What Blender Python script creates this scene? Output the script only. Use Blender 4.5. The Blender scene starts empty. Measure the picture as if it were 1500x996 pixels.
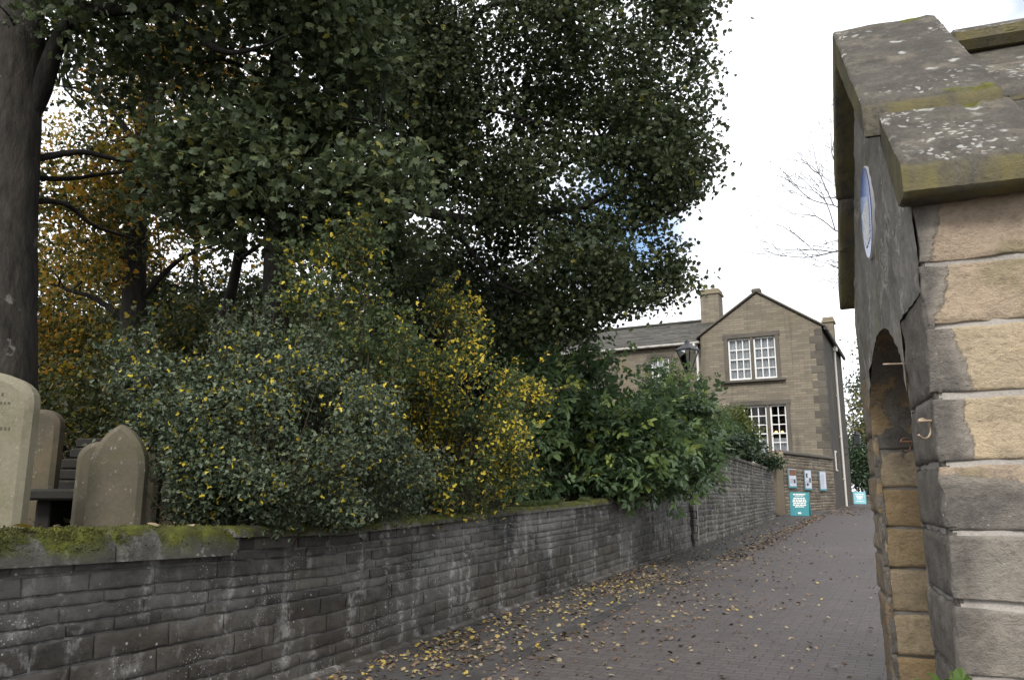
import bpy, math, random
import numpy as np
from math import sin, cos, radians, pi, sqrt, atan2, tan
RS = np.random.RandomState
C = bpy.context.scene.collection
# ------------------------------------------------------------------ camera model (photo 1500 x 996)
F, PITCH, EYE = 1144.0, radians(11.0), 1.6
cp, sp = cos(PITCH), sin(PITCH)
def ray(px, py):
    xc, yc = px - 750.0, 498.0 - py
    return np.array([xc, F*cp - yc*sp, F*sp + yc*cp])
def at(px, py, d):
    r = ray(px, py); p = r*(d/r[1]); p[2] += EYE
    return p
class Frame:
    def __init__(s, yaw): s.a = radians(yaw); s.c, s.s = cos(s.a), sin(s.a)
    def loc(s, p): return np.array([p[0]*s.c - p[1]*s.s, p[0]*s.s + p[1]*s.c, p[2]])
    def world(s, p): return np.array([p[0]*s.c + p[1]*s.s, -p[0]*s.s + p[1]*s.c, p[2]])
    def hit(s, axis, v, px, py):
        r = ray(px, py); l = s.loc(r); q = l*(v/l[axis]); q[2] += EYE
        return q
W, R, G = Frame(0), Frame(27.5), Frame(19.4)

# ------------------------------------------------------------------ numpy value noise
def _h(i, j, k, seed):
    n = (i*374761393 + j*668265263 + k*2147483647 + seed*974634777) & 0xffffffff
    n = ((n ^ (n >> 13))*1274126177) & 0xffffffff
    n = (n ^ (n >> 16)) & 0xffffffff
    return n.astype(np.float64)/4294967295.0
def vnoise(p, seed=0):
    p = np.asarray(p, float); f = np.floor(p); i = f.astype(np.int64); t = p - f; t = t*t*(3 - 2*t)
    r = 0
    for dx in (0, 1):
        for dy in (0, 1):
            for dz in (0, 1):
                w = (t[:,0] if dx else 1-t[:,0])*(t[:,1] if dy else 1-t[:,1])*(t[:,2] if dz else 1-t[:,2])
                r = r + w*_h(i[:,0]+dx, i[:,1]+dy, i[:,2]+dz, seed)
    return r*2 - 1
def fbm(p, seed=0, o=3):
    p = np.asarray(p, float); r = 0; a = 1; s = 0
    for k in range(o):
        r = r + a*vnoise(p*(2.03**k) + 17.3*k, seed+k); s += a; a *= .5
    return r/s

# ------------------------------------------------------------------ mesh builder
class MD:
    def __init__(s): s.v = []; s.t = []; s.m = []; s.n = 0; s.loops = []; s.sizes = []; s.mi = []
    def add(s, v, faces, tint=0.5, mask=0.0, mat=0):
        v = np.asarray(v, float); k = len(v)
        s.v.append(v); s.t.append(np.broadcast_to(np.asarray(tint, float), (k,)).copy())
        s.m.append(np.broadcast_to(np.asarray(mask, float), (k,)).copy())
        if isinstance(faces, np.ndarray):
            s.loops.append((faces + s.n).ravel()); s.sizes.append(np.full(len(faces), faces.shape[1])); s.mi.append(np.full(len(faces), mat))
        else:
            for f in faces:
                s.loops.append(np.array(f) + s.n); s.sizes.append(np.array([len(f)])); s.mi.append(np.array([mat]))
        s.n += k
    def grid(s, P, tint=.5, mask=0., mat=0):
        nu, nw = P.shape[:2]
        i = np.arange(nu*nw).reshape(nu, nw)
        f = np.stack([i[:-1,:-1], i[1:,:-1], i[1:,1:], i[:-1,1:]], -1).reshape(-1, 4)
        T = np.broadcast_to(np.asarray(tint, float), (nu, nw)).ravel(); M = np.broadcast_to(np.asarray(mask, float), (nu, nw)).ravel()
        s.add(P.reshape(-1, 3), f, T, M, mat)
    def box(s, c, size, bev=0.0, rz=0.0, rx=0.0, ry=0.0, tint=.5, mask=0., mat=0):
        h = np.array(size, float)/2; b = min(bev, .45*min(size))
        V = []; F_ = []
        if b <= 0:
            S = [(a, d, e) for a in (-1, 1) for d in (-1, 1) for e in (-1, 1)]
            V = np.array(S)*h
            F_ = [(0,1,3,2),(4,6,7,5),(0,4,5,1),(2,3,7,6),(0,2,6,4),(1,5,7,3)]
        else:
            idx = {}
            for a in (-1, 1):
                for d in (-1, 1):
                    for e in (-1, 1):
                        for ax in range(3):
                            q = np.array([a, d, e])*h
                            for o in range(3):
                                if o != ax: q[o] -= np.sign(q[o])*b
                            idx[(a, d, e, ax)] = len(V); V.append(q)
            for ax in range(3):
                o1, o2 = [o for o in range(3) if o != ax]
                for sg in (-1, 1):
                    def k(p, q):
                        t = [0, 0, 0]; t[ax] = sg; t[o1] = p; t[o2] = q; return idx[(*t, ax)]
                    f = [k(-1,-1), k(1,-1), k(1,1), k(-1,1)]
                    if (sg == -1) != (ax == 1): f = f[::-1]
                    F_.append(tuple(f))
            for ax in range(3):
                o1, o2 = [o for o in range(3) if o != ax]
                for p in (-1, 1):
                    for q in (-1, 1):
                        def k(e, w):
                            t = [0, 0, 0]; t[ax] = e; t[o1] = p; t[o2] = q; return idx[(*t, w)]
                        F_.append((k(-1,o1), k(1,o1), k(1,o2), k(-1,o2)))
            for a in (-1, 1):
                for d in (-1, 1):
                    for e in (-1, 1):
                        F_.append((idx[(a,d,e,0)], idx[(a,d,e,1)], idx[(a,d,e,2)]))
            V = np.array(V)
        V = rotv(V, rx, ry, rz) + np.array(c, float)
        s.add(V, F_, tint, mask, mat)
    def prism(s, poly, fn0, fn1, tint=.5, mask=0., mat=0):
        # poly: list of 2d points; fn0/fn1 map each 2d point to a 3d point on either end
        n = len(poly); V = [fn0(*p) for p in poly] + [fn1(*p) for p in poly]
        Fs = [tuple(range(n))[::-1], tuple(range(n, 2*n))] + [(i, (i+1) % n, n+(i+1) % n, n+i) for i in range(n)]
        s.add(np.array(V), Fs, tint, mask, mat)
    def tube(s, pts, rad, n=8, tint=.5, mat=0, cap=True, rough=0., seed=0):
        pts = np.array(pts, float); k = len(pts); rad = np.broadcast_to(np.asarray(rad, float), (k,))
        T = np.gradient(pts, axis=0); T /= np.linalg.norm(T, axis=1)[:, None] + 1e-9
        ref = np.array([0, 0, 1.]) if abs(T[0][2]) < .9 else np.array([1., 0, 0])
        V = []; a = np.arange(n)*2*pi/n
        for i in range(k):
            x = np.cross(T[i], ref); x /= np.linalg.norm(x) + 1e-9; y = np.cross(T[i], x); ref = np.cross(x, T[i])
            V.append(pts[i] + rad[i]*(np.cos(a)[:, None]*x + np.sin(a)[:, None]*y))
        V = np.concatenate(V)
        if rough: 
            ctr = np.repeat(pts, n, 0); V = ctr + (V - ctr)*(1 + rough*fbm(V*np.array([3., 3., 1.2]), seed)[:, None])
        i = np.arange(k*n).reshape(k, n); j = np.roll(i, -1, 1)
        f = np.stack([i[:-1], j[:-1], j[1:], i[1:]], -1).reshape(-1, 4)
        s.add(V, f, tint, 0, mat)
        if cap:
            s.add(V[:n], [tuple(range(n))[::-1]], tint, 0, mat); s.add(V[-n:], [tuple(range(n))], tint, 0, mat)
    def build(s, name, mats, parent=None, smooth=False, frame=None, origin=None):
        V = np.concatenate(s.v); L = np.concatenate(s.loops); Z = np.concatenate(s.sizes); MI = np.concatenate(s.mi)
        if parent is not None: org = np.array(parent['_o'])
        else: org = np.array(origin if origin is not None else [*((V.min(0) + V.max(0))/2)[:2], V[:,2].min()])
        V = V - org
        me = bpy.data.meshes.new(name)
        me.vertices.add(len(V)); me.vertices.foreach_set('co', V.ravel().astype(np.float32))
        me.loops.add(len(L)); me.loops.foreach_set('vertex_index', L.astype(np.int32))
        me.polygons.add(len(Z)); st = np.concatenate([[0], np.cumsum(Z)[:-1]])
        me.polygons.foreach_set('loop_start', st.astype(np.int32))
        me.polygons.foreach_set('material_index', MI.astype(np.int32))
        me.polygons.foreach_set('use_smooth', np.full(len(Z), smooth))
        for nm, arr in (('tint', s.t), ('mask', s.m)):
            a = me.attributes.new(nm, 'FLOAT', 'POINT'); a.data.foreach_set('value', np.concatenate(arr).astype(np.float32))
        me.update(calc_edges=True); me.validate()
        for m in (mats if isinstance(mats, (list, tuple)) else [mats]): me.materials.append(m)
        o = bpy.data.objects.new(name, me); C.objects.link(o)
        if parent is not None: o.parent = parent
        else:
            fr = frame or W; o.location = fr.world(org); o.rotation_euler = (0, 0, -fr.a)
        return o
def rotv(V, rx=0, ry=0, rz=0):
    V = np.asarray(V, float)
    for ax, a in ((0, rx), (1, ry), (2, rz)):
        if a:
            c, s_ = cos(a), sin(a); i, j = [(1, 2), (2, 0), (0, 1)][ax]; U = V.copy()
            U[:, i] = c*V[:, i] - s_*V[:, j]; U[:, j] = s_*V[:, i] + c*V[:, j]; V = U
    return V
def tag(o, label, cat, group=None, kind=None):
    o['label'] = label; o['category'] = cat
    if group: o['group'] = group
    if kind: o['kind'] = kind
    return o
def thing(name, label, cat, origin, frame=W, group=None):
    o = bpy.data.objects.new(name, None); C.objects.link(o); o.empty_display_size = .2
    o.location = frame.world(np.array(origin, float)); o.rotation_euler = (0, 0, -frame.a)
    o['_o'] = [float(a) for a in origin]
    return tag(o, label, cat, group)
def struct(o): o['kind'] = 'structure'; return o

# ------------------------------------------------------------------ materials
class N:
    def __init__(s, name):
        s.m = bpy.data.materials.new(name); s.m.use_nodes = True; s.nt = s.m.node_tree; s.nt.nodes.clear()
        s.out = s.nt.nodes.new('ShaderNodeOutputMaterial')
        s.co = s.nt.nodes.new('ShaderNodeTexCoord').outputs['Object']
    def new(s, t): return s.nt.nodes.new(t)
    def link(s, a, b): s.nt.links.new(a, b)
    def put(s, sock, v):
        if v is None: return
        if hasattr(v, 'is_linked') or hasattr(v, 'links'): s.link(v, sock)
        else:
            if isinstance(v, (tuple, list)) and len(v) == 3 and sock.type == 'RGBA': v = (*v, 1)
            sock.default_value = v
    def math(s, op, a, b=None, clamp=False):
        n = s.new('ShaderNodeMath'); n.operation = op; n.use_clamp = clamp; s.put(n.inputs[0], a); s.put(n.inputs[1], b); return n.outputs[0]
    def noise(s, scale, detail=3, rough=.55, co=None, dist=0.):
        n = s.new('ShaderNodeTexNoise'); s.put(n.inputs['Vector'], co or s.co); n.inputs['Scale'].default_value = scale
        n.inputs['Detail'].default_value = detail; n.inputs['Roughness'].default_value = rough; n.inputs['Distortion'].default_value = dist
        return n.outputs['Fac']
    def voro(s, scale, co=None, feat='F1', out='Distance', rnd=1.):
        n = s.new('ShaderNodeTexVoronoi'); n.feature = feat; s.put(n.inputs['Vector'], co or s.co); n.inputs['Scale'].default_value = scale
        n.inputs['Randomness'].default_value = rnd
        return n.outputs[out]
    def attr(s, name):
        n = s.new('ShaderNodeAttribute'); n.attribute_name = name; return n.outputs['Fac']
    def map(s, scale=(1,1,1), loc=(0,0,0), rot=(0,0,0), co=None):
        n = s.new('ShaderNodeMapping'); s.put(n.inputs['Vector'], co or s.co); n.inputs['Scale'].default_value = scale
        n.inputs['Location'].default_value = loc; n.inputs['Rotation'].default_value = rot
        return n.outputs[0]
    def ramp(s, fac, stops, mode='LINEAR'):
        n = s.new('ShaderNodeValToRGB'); s.put(n.inputs[0], fac); r = n.color_ramp; r.interpolation = mode
        while len(r.elements) < len(stops): r.elements.new(.5)
        for e, (p, c) in zip(r.elements, stops):
            e.position = p; e.color = (c, c, c, 1) if isinstance(c, (int, float)) else (*c, 1)
        return n.outputs[0]
    def step(s, fac, a, b): return s.ramp(fac, [(a, 0.), (b, 1.)])
    def mix(s, fac, a, b, mode='MIX'):
        n = s.new('ShaderNodeMix'); n.data_type = 'RGBA'; n.blend_type = mode; s.put(n.inputs[0], fac); s.put(n.inputs[6], a); s.put(n.inputs[7], b); return n.outputs[2]
    def sep(s, co=None):
        n = s.new('ShaderNodeSeparateXYZ'); s.put(n.inputs[0], co or s.co); return n.outputs
    def comb(s, x, y, z):
        n = s.new('ShaderNodeCombineXYZ'); s.put(n.inputs[0], x); s.put(n.inputs[1], y); s.put(n.inputs[2], z); return n.outputs[0]
    def normal(s):
        return s.new('ShaderNodeNewGeometry').outputs['Normal']
    def bump(s, h, strength=.5, dist=.01, nrm=None):
        n = s.new('ShaderNodeBump'); s.put(n.inputs['Height'], h); n.inputs['Strength'].default_value = strength; n.inputs['Distance'].default_value = dist
        if nrm is not None: s.link(nrm, n.inputs['Normal'])
        return n.outputs[0]
    def surf(s, col, rough=.85, nrm=None, spec=.3, metal=0., emis=None, es=0.):
        p = s.new('ShaderNodeBsdfPrincipled'); s.put(p.inputs['Base Color'], col); s.put(p.inputs['Roughness'], rough)
        p.inputs['Specular IOR Level'].default_value = spec; p.inputs['Metallic'].default_value = metal
        if nrm is not None: s.link(nrm, p.inputs['Normal'])
        if emis: s.put(p.inputs['Emission Color'], emis); p.inputs['Emission Strength'].default_value = es
        s.link(p.outputs[0], s.out.inputs[0]); return s.m
def simple(name, col, rough=.6, spec=.4, metal=0., var=.25, scale=9.):
    n = N(name); f = n.noise(scale, 4)
    c = n.mix(n.ramp(f, [(.3, 0.), (.7, 1.)]), tuple(a*(1-var) for a in col), tuple(min(1, a*(1+var)) for a in col))
    return n.surf(c, rough, n.bump(n.noise(scale*8, 3), .15, .004), spec, metal)
def stone_mat(name, c0, c1, c2, soot=(.035,.033,.032), soot_amt=(.45,.75), lichen=.0, lime=0., moss_up=0., moss_lo=.55, scale=1., green=0., bump=.5, haze_=0., base_=0., dots=(.16, .24)):
    n = N(name); t = n.attr('tint')
    col = n.ramp(t, [(0., c0), (.5, c1), (1., c2)])
    big = n.noise(1.1*scale, 5, .6); mid = n.noise(5*scale, 5, .65); fine = n.noise(38*scale, 4, .7)
    col = n.mix(n.ramp(mid, [(.3, .0), (.75, .55)]), col, n.mix(.5, col, c2))
    col = n.mix(n.step(big, *soot_amt), col, soot)
    col = n.mix(n.ramp(fine, [(.3, .5), (.7, 0.)]), col, n.mix(.55, col, (.01,.01,.01)))
    if green: col = n.mix(n.math('MULTIPLY', n.step(n.noise(2.3*scale, 4), .52, .7), green), col, (.085,.085,.035))
    if haze_:
        pit = n.noise(1., 6, .75, n.map((13, 13, 22))); col = n.mix(n.ramp(pit, [(.36, .6), (.5, 0.)]), col, n.mix(.6, col, (.012,.012,.012)))
        col = n.mix(n.math('MULTIPLY', n.step(n.noise(.8, 6, .7, n.map((1., 1., 1.4))), .45, .66), haze_), col, (.185,.18,.172))
        col = n.mix(n.math('MULTIPLY', n.step(n.noise(1.3, 5, .6, n.map(loc=(4, 7, 1))), .55, .7), .5), col, (.028,.027,.027))
    if base_:
        zz_ = n.math('ADD', n.sep()[2], n.math('MULTIPLY', n.noise(1.6, 5, .65), -1.1)); col = n.mix(n.ramp(zz_, [(0., base_), (.22, 0.)]), col, (.048,.036,.026))
    if lime:
        streak = n.noise(1., 5, .6, n.map((5., 5., 1.1)))
        patch = n.math('MULTIPLY', n.step(streak, .51, .66), n.step(n.noise(9*scale, 6, .75), .46, .58))
        col = n.mix(n.math('MULTIPLY', patch, lime), col, (.34,.335,.32))
    if lichen:
        w = n.mix(.12, n.co, n.new('ShaderNodeTexNoise').outputs['Color'])
        d = n.voro(13*scale, w); gate = n.step(n.noise(3.1*scale, 3), .5, .6)
        sp_ = n.math('MULTIPLY', n.ramp(d, [(dots[0], 1.), (dots[1], 0.)]), gate)
        d2 = n.voro(45*scale, w); sp2 = n.math('MULTIPLY', n.ramp(d2, [(.15, 1.), (.25, 0.)]), n.step(n.noise(2.1*scale, 4), .54, .62))
        col = n.mix(n.math('MULTIPLY', n.math('MAXIMUM', sp_, sp2), lichen), col, (.46,.46,.43))
    h = n.math('ADD', n.math('MULTIPLY', mid, .6), n.math('MULTIPLY', fine, .35))
    if haze_: h = n.math('ADD', h, n.math('MULTIPLY', pit, .7))
    rough = .9
    if moss_up:
        nz = n.sep(n.normal())[2]
        mf = n.math('MULTIPLY', n.step(nz, -.15, .45), n.step(n.noise(3.6, 6, .7), moss_lo-.05, moss_lo+.05))
        mf = n.math('MULTIPLY', mf, moss_up, True)
        mcol = n.ramp(n.noise(7, 6, .75), [(.28, (.035,.035,.012)), (.47, (.065,.07,.016)), (.62, (.11,.12,.02)), (.74, (.20,.22,.03))])
        col = n.mix(mf, col, mcol); h = n.math('ADD', h, n.math('MULTIPLY', n.math('MULTIPLY', mf, n.noise(70, 4, .8)), 2.))
    return n.surf(col, rough, n.bump(h, bump, .012), .2)
def leaf_mat(name, stops, trans=.35, rough=.55):
    n = N(name); t = n.attr('tint')
    col = n.ramp(t, stops); col = n.mix(n.ramp(n.noise(60, 2), [(.35, .35), (.65, 0.)]), col, n.mix(.5, col, (.02,.02,.01)))
    p = n.new('ShaderNodeBsdfPrincipled'); n.put(p.inputs['Base Color'], col); p.inputs['Roughness'].default_value = rough; p.inputs['Specular IOR Level'].default_value = .35
    tr = n.new('ShaderNodeBsdfTranslucent'); n.put(tr.inputs[0], col)
    mx = n.new('ShaderNodeMixShader'); mx.inputs[0].default_value = trans
    n.link(p.outputs[0], mx.inputs[1]); n.link(tr.outputs[0], mx.inputs[2]); n.link(mx.outputs[0], n.out.inputs[0]); return n.m
def bark_mat(name, c0, c1, patch=None):
    n = N(name); f = n.noise(3., 6, .65, n.map((3., 3., .8))); g = n.noise(14, 5, .7, n.map((1.6, 1.6, .7)))
    col = n.mix(n.ramp(f, [(.35, 0.), (.7, 1.)]), c0, c1)
    if patch: col = n.mix(n.step(n.noise(2.6, 5, .7), .6, .66), col, patch)
    return n.surf(col, .95, n.bump(n.math('ADD', f, n.math('MULTIPLY', g, .6)), .9, .03), .15)

M = {}
M['wall'] = stone_mat('sooty_gritstone', (.036,.034,.031), (.070,.065,.057), (.125,.116,.10), (.020,.0195,.019), (.48,.66), .7, .7, scale=1., haze_=.7, base_=.4, bump=.85, dots=(.06, .14))
M['wall_mortar'] = stone_mat('old_mortar', (.11,.106,.10), (.125,.12,.113), (.14,.135,.125), (.030,.029,.028), (.50,.64), .0, .9, scale=1.5, haze_=.6)
M['coping'] = stone_mat('mossy_coping', (.06,.055,.047), (.085,.079,.068), (.12,.11,.094), (.03,.027,.022), (.44,.66), .4, .4, 1.1, .43, bump=1., haze_=.3)
M['tallwall'] = stone_mat('garden_wall_stone', (.062,.056,.048), (.115,.103,.088), (.19,.168,.138), (.04,.038,.034), (.48,.72), .3, .8, green=.4, scale=.6)
M['notice'] = stone_mat('brown_wall_stone', (.12,.095,.07), (.17,.138,.10), (.23,.19,.135), (.06,.05,.042), (.55,.8), .0, .2, scale=.8)
M['roofslab'] = stone_mat('stone_slates', (.065,.062,.056), (.09,.086,.077), (.125,.118,.104), (.045,.043,.04), (.5,.8), .2, 0, scale=.8)
M['quoin'] = stone_mat('quoin_stone', (.095,.086,.072), (.13,.117,.098), (.16,.142,.117), (.05,.047,.043), (.5,.75), 0, 0, scale=.7)
M['grave'] = stone_mat('headstone_sandstone', (.185,.17,.12), (.22,.20,.142), (.25,.23,.165), (.10,.095,.07), (.56,.85), .3, 0, green=.5, scale=1.2, bump=.25)
M['grave_dark'] = stone_mat('weathered_shaded_headstone', (.085,.074,.052), (.115,.10,.071), (.14,.123,.088), (.05,.045,.036), (.42,.72), .3, 0, green=.5, scale=1.4, bump=.3)  # weathered brown stone, albedo lowered to paint in the deep shade around it
M['grave_orange'] = stone_mat('rust_stained_headstone', (.09,.082,.058), (.12,.098,.064), (.165,.105,.062), (.07,.065,.05), (.42,.6), .2, 0, green=.5, scale=2., bump=.3)
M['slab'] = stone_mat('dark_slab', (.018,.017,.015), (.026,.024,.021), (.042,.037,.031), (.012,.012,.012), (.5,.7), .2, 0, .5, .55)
M['cap'] = stone_mat('pale_cap_stone', (.2,.17,.12), (.24,.205,.145), (.28,.24,.17), (.1,.085,.06), (.55,.8), 0, 0)
M['engrave'] = simple('cut_lettering', (.105,.095,.068), .95, .1)
M['white'] = simple('white_paint', (.8,.79,.77), .45, .4, 0, .06)
M['offwhite'] = simple('weathered_white_paint', (.55,.53,.48), .5, .4, 0, .15, 20)
M['gutter_paint'] = simple('dull_gutter_paint', (.36,.345,.31), .55, .4, 0, .3, 6)
M['black'] = simple('black_iron', (.018,.018,.02), .5, .5)
M['darkgutter'] = simple('dark_gutter', (.04,.037,.033), .6)
M['rust'] = simple('rusty_iron', (.16,.085,.05), .8, .3, .3, .5, 40)
M['bright_iron'] = simple('worn_iron', (.42,.33,.24), .55, .5, .3, .4, 40)
M['teal'] = simple('teal_board', (.045,.24,.27), .45, .4, 0, .05)
M['tealpale'] = simple('pale_teal_board', (.2,.48,.55), .45, .4, 0, .08)
M['tealframe'] = simple('blue_grey_frame', (.13,.2,.22), .5, .4, 0, .1)
M['paper'] = simple('poster_paper', (.5,.53,.6), .5, .4, 0, .06)
M['print'] = simple('dark_print', (.05,.05,.06), .6)
M['photo_print'] = simple('brown_print', (.16,.07,.035), .6, var=.8, scale=30)
M['textgrey'] = simple('grey_print', (.3,.32,.36), .6)
M['curtain'] = simple('net_curtain', (.74,.75,.76), .9, .1, 0, .1, 6)
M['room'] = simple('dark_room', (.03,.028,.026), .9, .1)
n = N('lamp_glow'); M['glow'] = n.surf((.9,.6,.3), .5, emis=(1.,.62,.25), es=1.6)
n = N('window_glass')
gl = n.new('ShaderNodeBsdfGlossy'); gl.inputs['Roughness'].default_value = .03; tr_ = n.new('ShaderNodeBsdfTransparent'); tr_.inputs[0].default_value = (.85,.88,.9,1)
fr_ = n.new('ShaderNodeFresnel'); fr_.inputs[0].default_value = 1.5; mx_ = n.new('ShaderNodeMixShader'); n.link(fr_.outputs[0], mx_.inputs[0]); n.link(tr_.outputs[0], mx_.inputs[1]); n.link(gl.outputs[0], mx_.inputs[2]); n.link(mx_.outputs[0], n.out.inputs[0]); M['glass'] = n.m

def house_mat(name, a, b, mort, grime):
    n = N(name); x, y, z = n.sep(); v = n.comb(n.math('ADD', x, y), z, 0.)
    br = n.new('ShaderNodeTexBrick'); n.put(br.inputs['Vector'], v)
    for k, val in (('Scale', 1.), ('Mortar Size', .007), ('Mortar Smooth', .3), ('Brick Width', .5), ('Row Height', .112), ('Bias', 0.)): br.inputs[k].default_value = val
    br.offset = .43; br.inputs['Color1'].default_value = (*a, 1); br.inputs['Color2'].default_value = (*b, 1); br.inputs['Mortar'].default_value = (*mort, 1)
    col = br.outputs['Color']
    rows = n.noise(1., 2, .5, n.map((.15, .15, 10.2)))
    col = n.mix(n.ramp(rows, [(.3, .22), (.6, 0.)]), col, n.mix(.5, col, (.05,.045,.04)))
    big = n.noise(.45, 5, .6)
    col = n.mix(n.ramp(big, [(.38, .55), (.66, 0.)]), col, grime)
    col = n.mix(n.ramp(n.noise(.9, 5, .6, n.map((1.6, 1.6, .35))), [(.55, 0.), (.75, .45)]), col, (.21,.165,.09))
    col = n.mix(n.math('MULTIPLY', n.step(n.noise(1., 5, .65, n.map((2.2, 2.2, .22))), .54, .7), .5), col, (.07,.062,.052))
    fine = n.noise(24, 4, .7); col = n.mix(n.ramp(fine, [(.35, .4), (.6, 0.)]), col, n.mix(.5, col, (.03,.03,.03)))
    h = n.math('ADD', n.math('MULTIPLY', br.outputs['Fac'], -1.), n.math('MULTIPLY', fine, .8))
    return n.surf(col, .9, n.bump(h, .5, .02), .2)
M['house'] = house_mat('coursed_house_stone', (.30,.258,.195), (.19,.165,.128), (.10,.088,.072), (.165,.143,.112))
M['house_side'] = house_mat('shaded_side_stone', (.10,.088,.072), (.075,.067,.057), (.06,.054,.046), (.055,.05,.045))  # same house stone, with the shade of the unlit side put into its colour
n = N('lane_setts')
br = n.new('ShaderNodeTexBrick'); n.put(br.inputs['Vector'], n.mix(.012, n.co, n.new('ShaderNodeTexNoise').outputs['Color']))
for k, val in (('Scale', 1.), ('Mortar Size', .007), ('Mortar Smooth', .8), ('Brick Width', .23), ('Row Height', .105), ('Bias', 0.)): br.inputs[k].default_value = val
br.inputs['Color1'].default_value = (.100,.086,.081, 1); br.inputs['Color2'].default_value = (.076,.066,.063, 1); br.inputs['Mortar'].default_value = (.05,.043,.04, 1)
big = n.noise(.35, 5, .6); fine = n.noise(30, 4, .7)
col = n.mix(n.ramp(big, [(.35, .4), (.65, 0.)]), br.outputs['Color'], (.054,.048,.047)); col = n.mix(n.ramp(fine, [(.35, .45), (.6, 0.)]), col, (.035,.033,.034))
col = n.mix(n.math('MULTIPLY', n.step(n.noise(1.7, 4, .65), .58, .72), .35), col, (.10,.088,.08))
M['lane'] = n.surf(col, .75, n.bump(n.math('ADD', n.math('MULTIPLY', br.outputs['Fac'], -1.), n.math('MULTIPLY', fine, .7)), .6, .012), .3)
n = N('pavement_flags')
br = n.new('ShaderNodeTexBrick'); n.put(br.inputs['Vector'], n.co)
for k, val in (('Scale', 1.), ('Mortar Size', .008), ('Mortar Smooth', .3), ('Brick Width', .62), ('Row Height', .8), ('Bias', 0.)): br.inputs[k].default_value = val
br.inputs['Color1'].default_value = (.068,.064,.062, 1); br.inputs['Color2'].default_value = (.058,.055,.054, 1); br.inputs['Mortar'].default_value = (.045,.042,.04, 1)
col = n.mix(n.ramp(n.noise(1.2, 5, .65), [(.35, .5), (.65, 0.)]), br.outputs['Color'], (.05,.048,.046)); fine = n.noise(35, 4, .7)
col = n.mix(n.ramp(fine, [(.35, .4), (.6, 0.)]), col, (.035,.034,.033))
M['pave'] = n.surf(col, .8, n.bump(n.math('ADD', n.math('MULTIPLY', br.outputs['Fac'], -1.), fine), .4, .01), .3)
M['kerb'] = stone_mat('gutter_stone', (.045,.043,.042), (.062,.058,.056), (.085,.079,.075), (.03,.03,.03), (.5,.7), 0, 0)
n = N('graveyard_soil'); f = n.noise(2.5, 6, .65)
col = n.ramp(f, [(.3, (.025,.02,.015)), (.5, (.045,.036,.024)), (.65, (.05,.055,.02)), (.8, (.075,.05,.025))])
M['soil'] = n.surf(col, 1., n.bump(n.noise(14, 5, .7), 1., .05), .1)
n = N('far_ground'); col = n.ramp(n.noise(.6, 5), [(.3, (.04,.045,.02)), (.7, (.07,.075,.03))]); M['ground'] = n.surf(col, 1., None, .1)
# gate building
def outhouse_mat(name, crust_bias, orange, pale, soot=(.052,.048,.047)):
    n = N(name); t = n.attr('tint'); mk = n.attr('mask')
    base = n.ramp(t, [(0., orange), (.55, pale), (1., (.49,.39,.26))])
    base = n.mix(n.ramp(n.noise(4, 5, .6), [(.4, 0.), (.75, .4)]), base, (.26,.22,.17))
    base = n.mix(n.math('MULTIPLY', n.step(n.noise(5, 4), .56, .7), .5), base, (.17,.16,.07))
    crust = n.mix(n.ramp(n.noise(9, 6, .7), [(.3, 0.), (.7, 1.)]), soot, (.21,.19,.165))
    crust = n.mix(n.ramp(n.noise(1., 4, .7, n.map((60, 60, 12))), [(.5, 0.), (.7, .35)]), crust, (.19,.165,.14))
    edge = n.math('ADD', mk, n.math('MULTIPLY', n.math('SUBTRACT', n.noise(12, 7, .72), .5), .55))
    cm = n.step(edge, crust_bias-.03, crust_bias+.03)
    crust = n.mix(n.ramp(mk, [(.6, .75), (.8, 0.)]), crust, n.mix(n.noise(14, 6, .75), (.21,.19,.165), (.40,.355,.295)))
    col = n.mix(cm, base, crust)
    col = n.mix(n.math('MULTIPLY', n.step(n.noise(7, 6, .7), .55, .68), .35), col, (.12,.10,.08))
    fine = n.noise(55, 5, .75); grit = n.noise(150, 3, .8); pit = n.noise(1., 5, .75, n.map((26, 26, 48)))
    col = n.mix(n.ramp(fine, [(.3, .45), (.55, 0.)]), col, n.mix(.5, col, (.03,.025,.02)))
    col = n.mix(n.ramp(pit, [(.38, .4), (.5, 0.)]), col, n.mix(.6, col, (.025,.022,.02)))
    col = n.mix(n.ramp(n.noise(3.1, 6, .7), [(.4, .0), (.7, .4)]), col, n.mix(.6, col, (.2,.18,.15)))
    col = n.mix(n.math('MULTIPLY', n.ramp(n.voro(38), [(.1, 1.), (.16, 0.)]), n.step(n.noise(2.2, 3), .56, .62)), col, (.5,.48,.44))
    h = n.math('ADD', n.math('ADD', n.math('MULTIPLY', cm, .5), n.math('MULTIPLY', fine, .5)), n.math('ADD', n.math('MULTIPLY', n.noise(9, 6, .7), .8), n.math('ADD', n.math('MULTIPLY', grit, .35), n.math('MULTIPLY', pit, .6))))
    return n.surf(col, .94, n.bump(h, .95, .016), .15)
M['gate_front'] = outhouse_mat('spalled_sandstone', .5, (.42,.325,.24), (.50,.40,.27), (.085,.079,.074))
M['gate_jamb'] = outhouse_mat('orange_jamb_stone', .62, (.38,.25,.125), (.44,.32,.175), (.085,.077,.068))
M['gate_mortar'] = stone_mat('pale_repointing', (.26,.235,.21), (.34,.31,.28), (.44,.41,.37), (.15,.135,.12), (.5,.8), 0, 0, scale=3., bump=.9)
M['gate_mortar2'] = stone_mat('grey_repointing', (.22,.20,.18), (.28,.26,.235), (.34,.32,.3), (.14,.13,.12), (.6,.85), 0, 0, scale=3., bump=.9)
n = N('grey_gable_face')
col = n.mix(n.ramp(n.noise(2.2, 6, .65), [(.35, 0.), (.7, 1.)]), (.135,.125,.112), (.28,.262,.235))
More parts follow.
